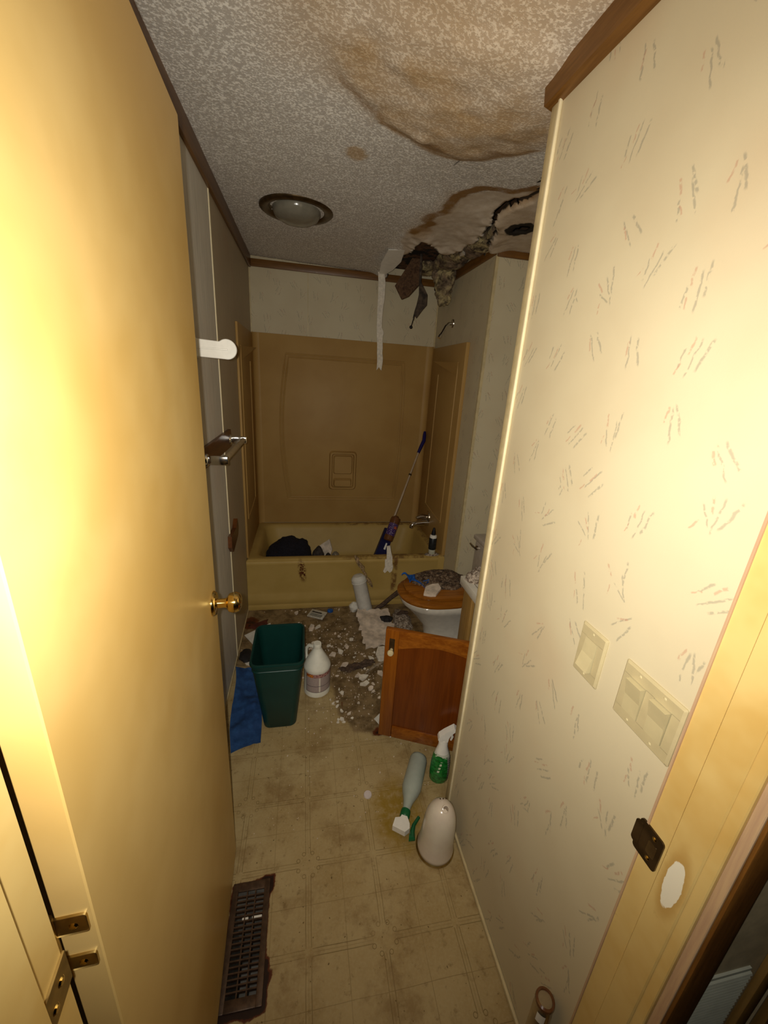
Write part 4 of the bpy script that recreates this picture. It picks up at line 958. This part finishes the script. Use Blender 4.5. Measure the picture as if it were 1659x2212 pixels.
# mop
mp = thing('spray_mop', 'spray mop with beige pole and blue grip leaning in the tub', 'mop', (0.52, 2.80, 0.10))
ma, mb = Vector((0.596, 2.86, 0.316)), Vector((1.006, 3.30, 1.21))
def mt(t): return ma + (mb - ma) * t
d = (mb - ma).normalized()
obj('pole', tube([mt(0.10), mt(0.50)], 0.0095, 12), BEIGE, mp)
obj('pole_upper', tube([mt(0.49), mt(0.86)], 0.0080, 12), BEIGE, mp)
obj('pole_collar', tube([mt(0.645), mt(0.657)], 0.0115, 12), BRONZE, mp)
side = Vector((0, -1, 0)) - d * d.dot(Vector((0, -1, 0))); side.normalize()
obj('grip', tube([mt(0.84), mt(0.90) + Vector((0.004, 0, 0)), mt(0.95) + Vector((0.008, -0.004, 0.0)), mt(1.0) - Vector((0.004, 0, 0)), mt(1.03) - Vector((0.012, 0, 0))], [0.012, 0.015, 0.016, 0.015, 0.010], 12), BLUEGRIP, mp)
bw = d.cross(side)
def slab(t0, t1, w0, w1, th): 
    ls = []
    for t, w in ((t0, w0), (t1, w1)):
        c = mt(t); ls.append([c + bw * w + side * th, c - bw * w + side * th, c - bw * w - side * th, c + bw * w - side * th])
    return fixnormals(*loops(ls))
obj('lower_body', slab(-0.17, 0.19, 0.050, 0.040, 0.016), DKBLUE, mp)
obj('mop_head', box(0.41, 0.65, 2.800, 2.895, 0.1025, 0.125, 0.008), DKBLUE, mp)
obj('swivel_joint', tube([mt(-0.14), (0.532, 2.815, 0.150), (0.530, 2.845, 0.120)], [0.016, 0.015, 0.013], 10), DKBLUE, mp)
MB_ = axis_frame(mt(0.10) + side * 0.050, mt(0.42) + side * 0.050, side)
btl = obj('bottle', lathe([(0, 0), (0.030, 0), (0.037, 0.008), (0.038, 0.03), (0.038, 0.150), (0.040, 0.160), (0.040, 0.180), (0.036, 0.196), (0.020, 0.206), (0.014, 0.214), (0, 0.215)], 32), AMBER, mp, MB_)
obj('bottle_label', wrap(0.0386, 0.045, 0.145, 0, 180), MOPLAB, btl, MB_)
obj('chip', prism([mt(0.035) + side * 0.017 + bw * 0.02, mt(0.035) + side * 0.017 + bw * 0.004, mt(0.085) + side * 0.017 + bw * 0.006, mt(0.085) + side * 0.017 + bw * 0.018], side * 0.002), WHITEP, mp)
# black bottle on the rim
bb = thing('glue_bottle', 'small dark bottle with black nozzle standing on the tub rim', 'bottle', (0.952, 2.656, 0.39))
MBB = T(0.952, 2.660, 0.3895)
obj('body', lathe([(0, 0), (0.024, 0), (0.026, 0.004), (0.026, 0.05)], 28, cap1=False), CLEARP, bb, MBB)
obj('label', lathe([(0.026, 0.046), (0.029, 0.050), (0.029, 0.135), (0.026, 0.140)], 28), plain('dark label', (0.012, 0.014, 0.016), 0.35, var=0.6, scale=70), bb, MBB)
obj('shoulder', lathe([(0.026, 0.138), (0.027, 0.146), (0.025, 0.158), (0.016, 0.164), (0, 0.164)], 28), WHITEP, bb, MBB)
obj('nozzle', lathe([(0.017, 0.160), (0.016, 0.178), (0.010, 0.205), (0.007, 0.218), (0, 0.219)], 20), BLACKP, bb, MBB)
tag(obj('plaster_crumbs', dome(0.952, 2.653, 0.060, 0.022, 0.020, 0.388, 70, 3.0), DEBRIS2), 'heap of grey plaster crumbs around the dark bottle', 'debris', kind='stuff')

# ---- broken pieces at the tub front
def poly_xz(pts, y, th): return prism([(x, y, z) for x, z in pts], (0, th, 0))
st2 = [(0.587, 0.487), (0.612, 0.490), (0.622, 0.44), (0.634, 0.40), (0.637, 0.35), (0.645, 0.318), (0.638, 0.285), (0.622, 0.272), (0.605, 0.290), (0.585, 0.270), (0.572, 0.285), (0.583, 0.32), (0.580, 0.38), (0.592, 0.385)]
tag(obj('drywall_strip', poly_xz(st2, 2.6045, 0.010), GYPS_W), 'torn white drywall strip hanging over the tub rim', 'drywall piece')
rng = random.Random(3)
spl = [Vector((0.355, 2.590, 0.430)) + (Vector((0.492, 2.588, 0.165)) - Vector((0.355, 2.590, 0.430))) * (k / 10) + Vector((rng.uniform(-.007, .007), rng.uniform(-.003, .003), rng.uniform(-.006, .006))) for k in range(11)]
tag(obj('wood_splinter', tube(spl, [0.004] + [rng.uniform(0.008, 0.017) for _ in range(9)] + [0.006], 7), plain('splintered wood', (0.30, 0.20, 0.10), 0.85, var=0.6, scale=70, bump=0.8)), 'ragged brown wood splinter leaning against the tub apron', 'wood piece')
fr_ = thing('foam_tube', 'white foam tube leaning against the tub apron', 'foam tube', (0.43, 2.53, 0.0))
MF = axis_frame((0.440, 2.520, 0.012), (0.372, 2.548, 0.300))
obj('tube', lathe([(0, 0), (0.050, 0.0), (0.053, 0.01), (0.052, 0.235), (0.054, 0.238), (0.054, 0.262), (0.050, 0.270), (0.036, 0.285), (0.0, 0.292)], 32), FOAM, fr_, MF)
obj('tube_lip', lathe([(0.0535, 0.232), (0.0562, 0.235), (0.0562, 0.241), (0.0535, 0.244)], 32, cap0=False, cap1=False), FOAM, fr_, MF)
tag(obj('crumpled_tissue', blob((0.357, 2.540, 0.030), (0.034, 0.030, 0.045), 0.5, 22, 3, 1.0, 0.001), PAPER, smooth=20), 'crumpled white tissue at the foot of the foam tube', 'tissue')
def board(u, v):
    a, b, c, dd = Vector((0.362, 2.458)), Vector((0.590, 2.462)), Vector((0.610, 2.14)), Vector((0.375, 2.075))
    p = (a * (1 - u) + b * u) * (1 - v) + (dd * (1 - u) + c * u) * v
    j = 0.022 * mnoise.noise((p.x * 30, p.y * 30, 1.0)) * (1 if (u in (0, 1) or v in (0, 1)) else 0)
    return (p.x + j, p.y + j * 1.4, 0.020 + 0.030 * (1 - v) ** 2 + 0.014 * mnoise.noise((p.x * 9, p.y * 9, 0.4)) + 0.008)
tag(obj('drywall_sheet', sheet(board, 18, 26, 0.012), GYPSUM, smooth=30), 'dirty white drywall sheet fallen in front of the tub', 'drywall piece')
tag(obj('drywall_chunk', shard(0.500, 2.035, 0.002, 0.085, 0.014, 9, 0.4, 0.3, 1.1, random.Random(5), (0.10, 0.12)), GYPS_W), 'broken white drywall chunk near the cabinet door knob', 'drywall piece')
tag(obj('black_scrap', blob((0.560, 2.335, 0.056), (0.042, 0.030, 0.018), 0.8, 30, 3, 4.0), SCRAP, smooth=20), 'torn black scrap on top of the drywall sheet', 'scrap')
tag(obj('brown_lath', tube([(0.512, 2.520, 0.016), (0.57, 2.540, 0.040), (0.64, 2.568, 0.085), (0.70, 2.586, 0.118)], [0.012, 0.017, 0.016, 0.020], 8), BROWNSCR), 'brown rotted lath strip between foam tube and toilet', 'wood piece')
tag(obj('brown_lump', blob((0.720, 2.585, 0.125), (0.035, 0.022, 0.022), 0.4, 22, 3, 7.0), BROWNSCR), 'dark brown lump at the tub apron beside the toilet', 'debris')
tag(obj('rubble_drift', dome(0.688, 2.385, 0.068, 0.150, 0.036, 0.001, 30, 2.0, 60, 0.8), DEBRIS2, smooth=20), 'drift of grey rubble on the floor left of the toilet', 'debris', kind='stuff')
tag(obj('brown_strip', tube([(0.650, 2.405, 0.040), (0.69, 2.42, 0.046), (0.735, 2.43, 0.036)], [0.008, 0.017, 0.012], 7), BROWNSCR), 'short dark wood strip on the rubble drift', 'wood piece')
# rubble and blue film on the toilet lid
tag(obj('rubble_heap', dome(0.845, 2.140, 0.180, 0.128, 0.034, 0.4545, 34, 1.0, 70, 0.5), DEBRIS, smooth=20), 'heap of brown rubble covering the toilet lid', 'debris', kind='stuff')
def film(u, v):
    x = 0.600 + 0.105 * u + 0.045 * v; y = 2.190 - 0.150 * u + 0.030 * v
    return (x + 0.012 * math.sin(9 * u), y + 0.01 * math.sin(13 * u + 2 * v), 0.470 + 0.012 * math.sin(11 * u + 5 * v) + 0.014 * mnoise.noise((u * 6, v * 9, 0.2)))
tag(obj('blue_film', sheet(film, 30, 8, 0.003), BLUEP, smooth=40), 'crumpled blue plastic film on the toilet lid', 'plastic film')
tag(obj('plaster_piece', shard(0.742, 1.992, 0.4545, 0.056, 0.014, 7, 0.3, 0.7, 1.3, random.Random(9), (0.2, 0.3)), GYPSUM), 'pale broken plaster piece on the toilet lid edge', 'plaster piece')
def bag(u, v):
    x = 0.925 + 0.085 * u; z = 0.388 - (0.075 + 0.075 * u) * v
    return (x, 1.898 - 0.006 * math.sin(6 * u + 3 * v) - 0.012 * v + 0.010 * u, z)
tag(obj('blue_bag', sheet(bag, 12, 10, (0, 0.003, 0)), BLUEP, smooth=50), 'blue plastic bag hanging down beside the toilet bowl', 'plastic bag')
wbag = obj('white_bag', blob((0.955, 1.83, 0.060), (0.10, 0.085, 0.065), 0.3, 14, 4, 5.0, 0.001), plain('white film bag', (0.52, 0.50, 0.46), 0.3, var=0.15, scale=50), smooth=30)
tag(wbag, 'crumpled white plastic bag on the floor in front of the toilet', 'plastic bag')
tag(obj('counter_rubble', dome(0.790, 1.520, 0.070, 0.046, 0.060, 0.7895, 34, 6.0, 60, 0.5), DEBRIS2, smooth=20), 'pile of grey rubble on the white counter end', 'debris', kind='stuff')

# ---- things torn from the ceiling
def inside_alcove(g): return [(min(x, XA - 0.018) if y > YJ - 0.02 and z < 2.395 else min(x, XA - 0.002), y, z) for x, y, z in g[0]], g[1]
tag(obj('wet_insulation', inside_alcove(join(blob((0.955, 2.88, 2.425), (0.085, 0.34, 0.060), 0.45, 12, 5, 1.0), blob((0.985, 2.50, 2.405), (0.075, 0.22, 0.048), 0.5, 15, 4, 2.0), blob((0.965, 3.04, 2.335), (0.078, 0.06, 0.110), 0.55, 18, 5, 3.0), blob((0.975, 3.06, 2.225), (0.062, 0.040, 0.060), 0.6, 20, 5, 4.0), blob((0.965, 2.27, 2.40), (0.034, 0.13, 0.034), 0.5, 17, 4, 5.0), blob((0.87, 3.22, 2.425), (0.09, 0.12, 0.040), 0.5, 15, 4, 6.0))), INSUL, smooth=25), 'clump of wet brown insulation hanging from the ceiling hole', 'insulation')
tag(obj('rotten_board', prism([(0.617, 3.08, 2.262), (0.665, 3.06, 2.180), (0.715, 3.07, 2.205), (0.800, 3.09, 2.300), (0.812, 3.12, 2.458), (0.740, 3.12, 2.458)], (0.010, 0.014, 0.0)), ROTW), 'rotten brown board end drooping from the ceiling hole', 'board')
dk = thing('dangling_scrap', 'thin black scrap with a ball end dangling from the ceiling hole', 'scrap', (0.78, 3.0, 2.35))
obj('strip', prism([(0.762, 3.0, 2.457), (0.778, 3.0, 2.457), (0.784, 3.0, 2.29), (0.836, 3.0, 2.215), (0.838, 3.0, 2.15), (0.812, 3.0, 2.12), (0.770, 3.0, 2.06), (0.757, 3.0, 2.075), (0.752, 3.0, 2.045), (0.745, 3.0, 2.06), (0.752, 3.0, 2.10), (0.765, 3.0, 2.15), (0.775, 3.0, 2.21), (0.768, 3.0, 2.29)], (0.004, 0.010, 0)), plain('sooty scrap', (0.055, 0.038, 0.025), 0.8, var=0.7, scale=30), dk)
obj('wire', tube([(0.752, 3.004, 2.06), (0.744, 3.002, 2.03), (0.738, 3.0, 2.005)], 0.003, 8), BLACKP, dk)
obj('ball_end', blob((0.736, 3.0, 2.000), (0.011, 0.011, 0.011), 0.1, 20, 3, 0.0), BLACKP, dk)
pp = thing('peeled_paper', 'long white strip of peeled ceiling paper hanging down', 'ceiling paper', (0.55, 3.05, 2.38))
zz = lambda x, y: float(zc(x, y)) - 0.006
_pt = [(0.500, 2.765, 2.392), (0.588, 2.70, 2.385), (0.612, 2.90, 2.372), (0.590, 3.06, 2.355), (0.560, 3.13, 2.345), (0.512, 3.14, 2.345), (0.494, 2.97, 2.372)]
obj('patch', fixnormals(*loops([_pt, [(x, y - 0.004, z - 0.006) for x, y, z in _pt]])), WHITEP, pp)
rg2 = random.Random(11); L_, R_ = [], []
for k in range(19):
    t = k / 18; z = 2.352 - t * (2.352 - 1.715)
    xw = 0.008 * math.sin(9 * t) + rg2.uniform(-0.003, 0.003)
    L_.append((0.505 + 0.022 * t + xw * 0.4, z)); R_.append((0.552 + 0.010 * t + xw + (0.018 * math.exp(-((t - 0.62) / 0.05) ** 2)), z))
L_.append((0.527, 1.700)); R_.append((0.566, 1.700))
poly = L_ + [(0.535, 1.708), (0.545, 1.722), (0.555, 1.708)] + R_[::-1]
obj('strip', prism([(x, 3.145 - 0.03 * (2.35 - z), z) for x, z in poly], (0, 0.003, 0)), GYPS_W, pp)
for k, (pts) in enumerate(([(0.90, 2.56), (0.935, 2.60), (0.915, 2.64)], [(0.93, 2.47), (0.95, 2.50), (0.935, 2.52)])):
    tag(obj('ceiling_shred', prism([(x, y, 2.368) for x, y in pts], (0.0, 0.0, 0.014)), GYPS_W), 'tiny white shred at the edge of the ceiling hole', 'ceiling paper', 'shreds at the ceiling hole')

# ---- small litter
cdp = thing('printed_card', 'printed white card lying on the floor before the tub', 'card', (0.085, 2.50, 0))
MCd = T(0.088, 2.505, 0.004) @ Matrix.Rotation(math.radians(-28), 4, 'Z') @ Matrix.Rotation(math.radians(4), 4, 'X')
obj('card', box(-0.060, 0.060, -0.042, 0.042, 0, 0.010, 0.002), CARD, cdp, MCd)
obj('print_bar', box(-0.045, 0.030, 0.008, 0.019, 0.0099, 0.0106), BLACKP, cdp, MCd)
obj('print_block', box(-0.045, 0.045, -0.034, -0.002, 0.0099, 0.0105), plain('grey print', (0.25, 0.25, 0.22), 0.6, var=0.4, scale=200), cdp, MCd)
tag(obj('bottle_cap', lathe([(0, 0.001), (0.021, 0.001), (0.022, 0.004), (0.021, 0.013), (0.018, 0.015), (0, 0.015)], 20), BLUEP, M=T(0.183, 2.548, 0)), 'blue bottle cap on the floor beside the printed card', 'bottle cap')
tag(obj('bottle_cap', lathe([(0, 0.0005), (0.016, 0.0005), (0.017, 0.003), (0.0155, 0.008), (0, 0.009)], 20), plain('pinkish white cap', (0.62, 0.55, 0.54), 0.4, var=0.05), M=T(0.256, 1.165, 0)), 'small white cap alone on the tiled floor', 'bottle cap')
tag(obj('paper_sheet', prism([(-0.385, 2.31, 0.003), (-0.23, 2.43, 0.006), (-0.20, 2.20, 0.004), (-0.27, 2.13, 0.003)], (0, 0, 0.0025)), PAPER), 'white paper sheet behind the green bin by the left wall', 'paper')
tag(obj('paper_sheet', prism([(0.345, 1.545, 0.002), (0.42, 1.61, 0.003), (0.47, 1.47, 0.003), (0.405, 1.425, 0.002)], (0, 0, 0.002)), PAPER), 'white paper corner under the open cabinet door', 'paper')
tag(obj('dark_wrapper', blob((-0.345, 2.09, 0.018), (0.040, 0.055, 0.018), 0.6, 22, 3, 2.0, 0.001), SCRAP, smooth=20), 'dark crumpled wrapper behind the bin near the left wall', 'wrapper')
tag(obj('red_leaf_scrap', shard(-0.295, 2.42, 0.002, 0.055, 0.004, 7, 0.5, 0.5, 1.7, random.Random(2)), plain('rust red scrap', (0.09, 0.02, 0.01), 0.8, var=0.4)), 'rust red scrap beyond the paper sheet near the tub', 'scrap')
tag(obj('dark_clod', join(blob((0.25, 1.915, 0.010), (0.050, 0.020, 0.014), 1.1, 34, 4, 3.0, 0.0005), blob((0.31, 1.935, 0.010), (0.062, 0.018, 0.015), 1.1, 38, 4, 5.0, 0.0005), blob((0.37, 1.965, 0.009), (0.045, 0.016, 0.012), 1.1, 40, 4, 7.0, 0.0005)), BROWNSCR, smooth=20), 'dark muddy clod on the floor right of the jug', 'debris')
tag(obj('lath_splinter', tube([(0.345, 1.87, 0.006), (0.415, 1.925, 0.012), (0.485, 1.965, 0.008)], [0.004, 0.009, 0.004], 6), plain('pale splinter', (0.32, 0.25, 0.17), 0.8, var=0.4)), 'pale wood splinter on the dirty floor by the cabinet door', 'wood piece')

# plaster fragments: the larger ones singly, the crumbs as one spread
BINR = lambda x, y: -0.25 < x < 0.0 and 1.50 < y < 1.84
def free(x, y):
    return not (BINR(x, y) or math.hypot(x - JX, y - JY) < 0.085 or (0.34 < x < 0.63 and 2.06 < y < 2.53) or (x > 0.70 and y > 1.85) or (x < -0.19 and y < 2.0) or (0.52 < x < 0.76 and 2.13 < y < 2.53) or y > 2.585 or (0.02 < x < 0.21 and 2.43 < y < 2.60))
rf = random.Random(21)
spots = [(0.235, 1.949, 0.036), (0.331, 1.841, 0.040), (0.30, 1.86, 0.030), (0.182, 1.562, 0.020), (0.05, 2.35, 0.040), (0.09, 2.36, 0.034), (-0.06, 2.54, 0.028), (0.07, 2.18, 0.030), (0.045, 2.14, 0.026), (0.15, 2.15, 0.022), (0.17, 2.06, 0.034), (0.22, 2.08, 0.030), (0.26, 2.13, 0.026), (0.30, 2.20, 0.024), (0.12, 2.0, 0.030), (0.20, 1.74, 0.017), (0.36, 1.75, 0.026), (0.33, 1.79, 0.030), (0.28, 1.66, 0.016), (-0.33, 2.03, 0.024), (0.44, 1.86, 0.030), (0.40, 2.0, 0.028)]
spots = [(x, y, r * 0.72) for x, y, r in spots]
while len(spots) < 95:
    x, y = rf.gauss(0.22, 0.19), rf.uniform(1.52, 2.57)
    if -0.38 < x < 0.62 and free(x, y): spots.append((x, y, rf.uniform(0.004, 0.011)))
for k, (x, y, r) in enumerate(spots):
    o = obj('plaster_fragment', shard(x, y, 0.0005, r, min(0.012, 0.25 * r + 0.002), rf.randint(5, 8), 0.55, rf.uniform(0, 3), rf.uniform(0.9, 1.8), rf, (rf.uniform(0, .3), rf.uniform(0, .3))), GYPS_W if k % 2 else GYPSUM, smooth=0)
    tag(o, 'small white plaster fragment scattered on the dirty floor', 'plaster fragment', 'plaster fragments on the floor')
vs, fs = [], []
for k in range(1010):
    if k < 900: x, y = rf.gauss(0.24, 0.21), min(2.58, rf.gauss(2.0, 0.27))
    else: x, y = rf.uniform(-0.35, 0.55), rf.uniform(1.0, 1.6)
    if x < -0.385 or x > 0.68 or y < 0.9 or not free(x, y): continue
    r = rf.uniform(0.0010, 0.0045) if k < 900 else rf.uniform(0.0008, 0.0025)
    g = shard(x, y, 0.0, r, r * 0.7, 4, 0.5, rf.uniform(0, 3), rf.uniform(1, 1.6), rf)
    o0 = len(vs); vs += g[0]; fs += [[i + o0 for i in f] for f in g[1]]
tag(obj('plaster_crumbs', (vs, fs), GYPSUM, smooth=0), 'fine white plaster crumbs strewn over the floor', 'debris', kind='stuff')
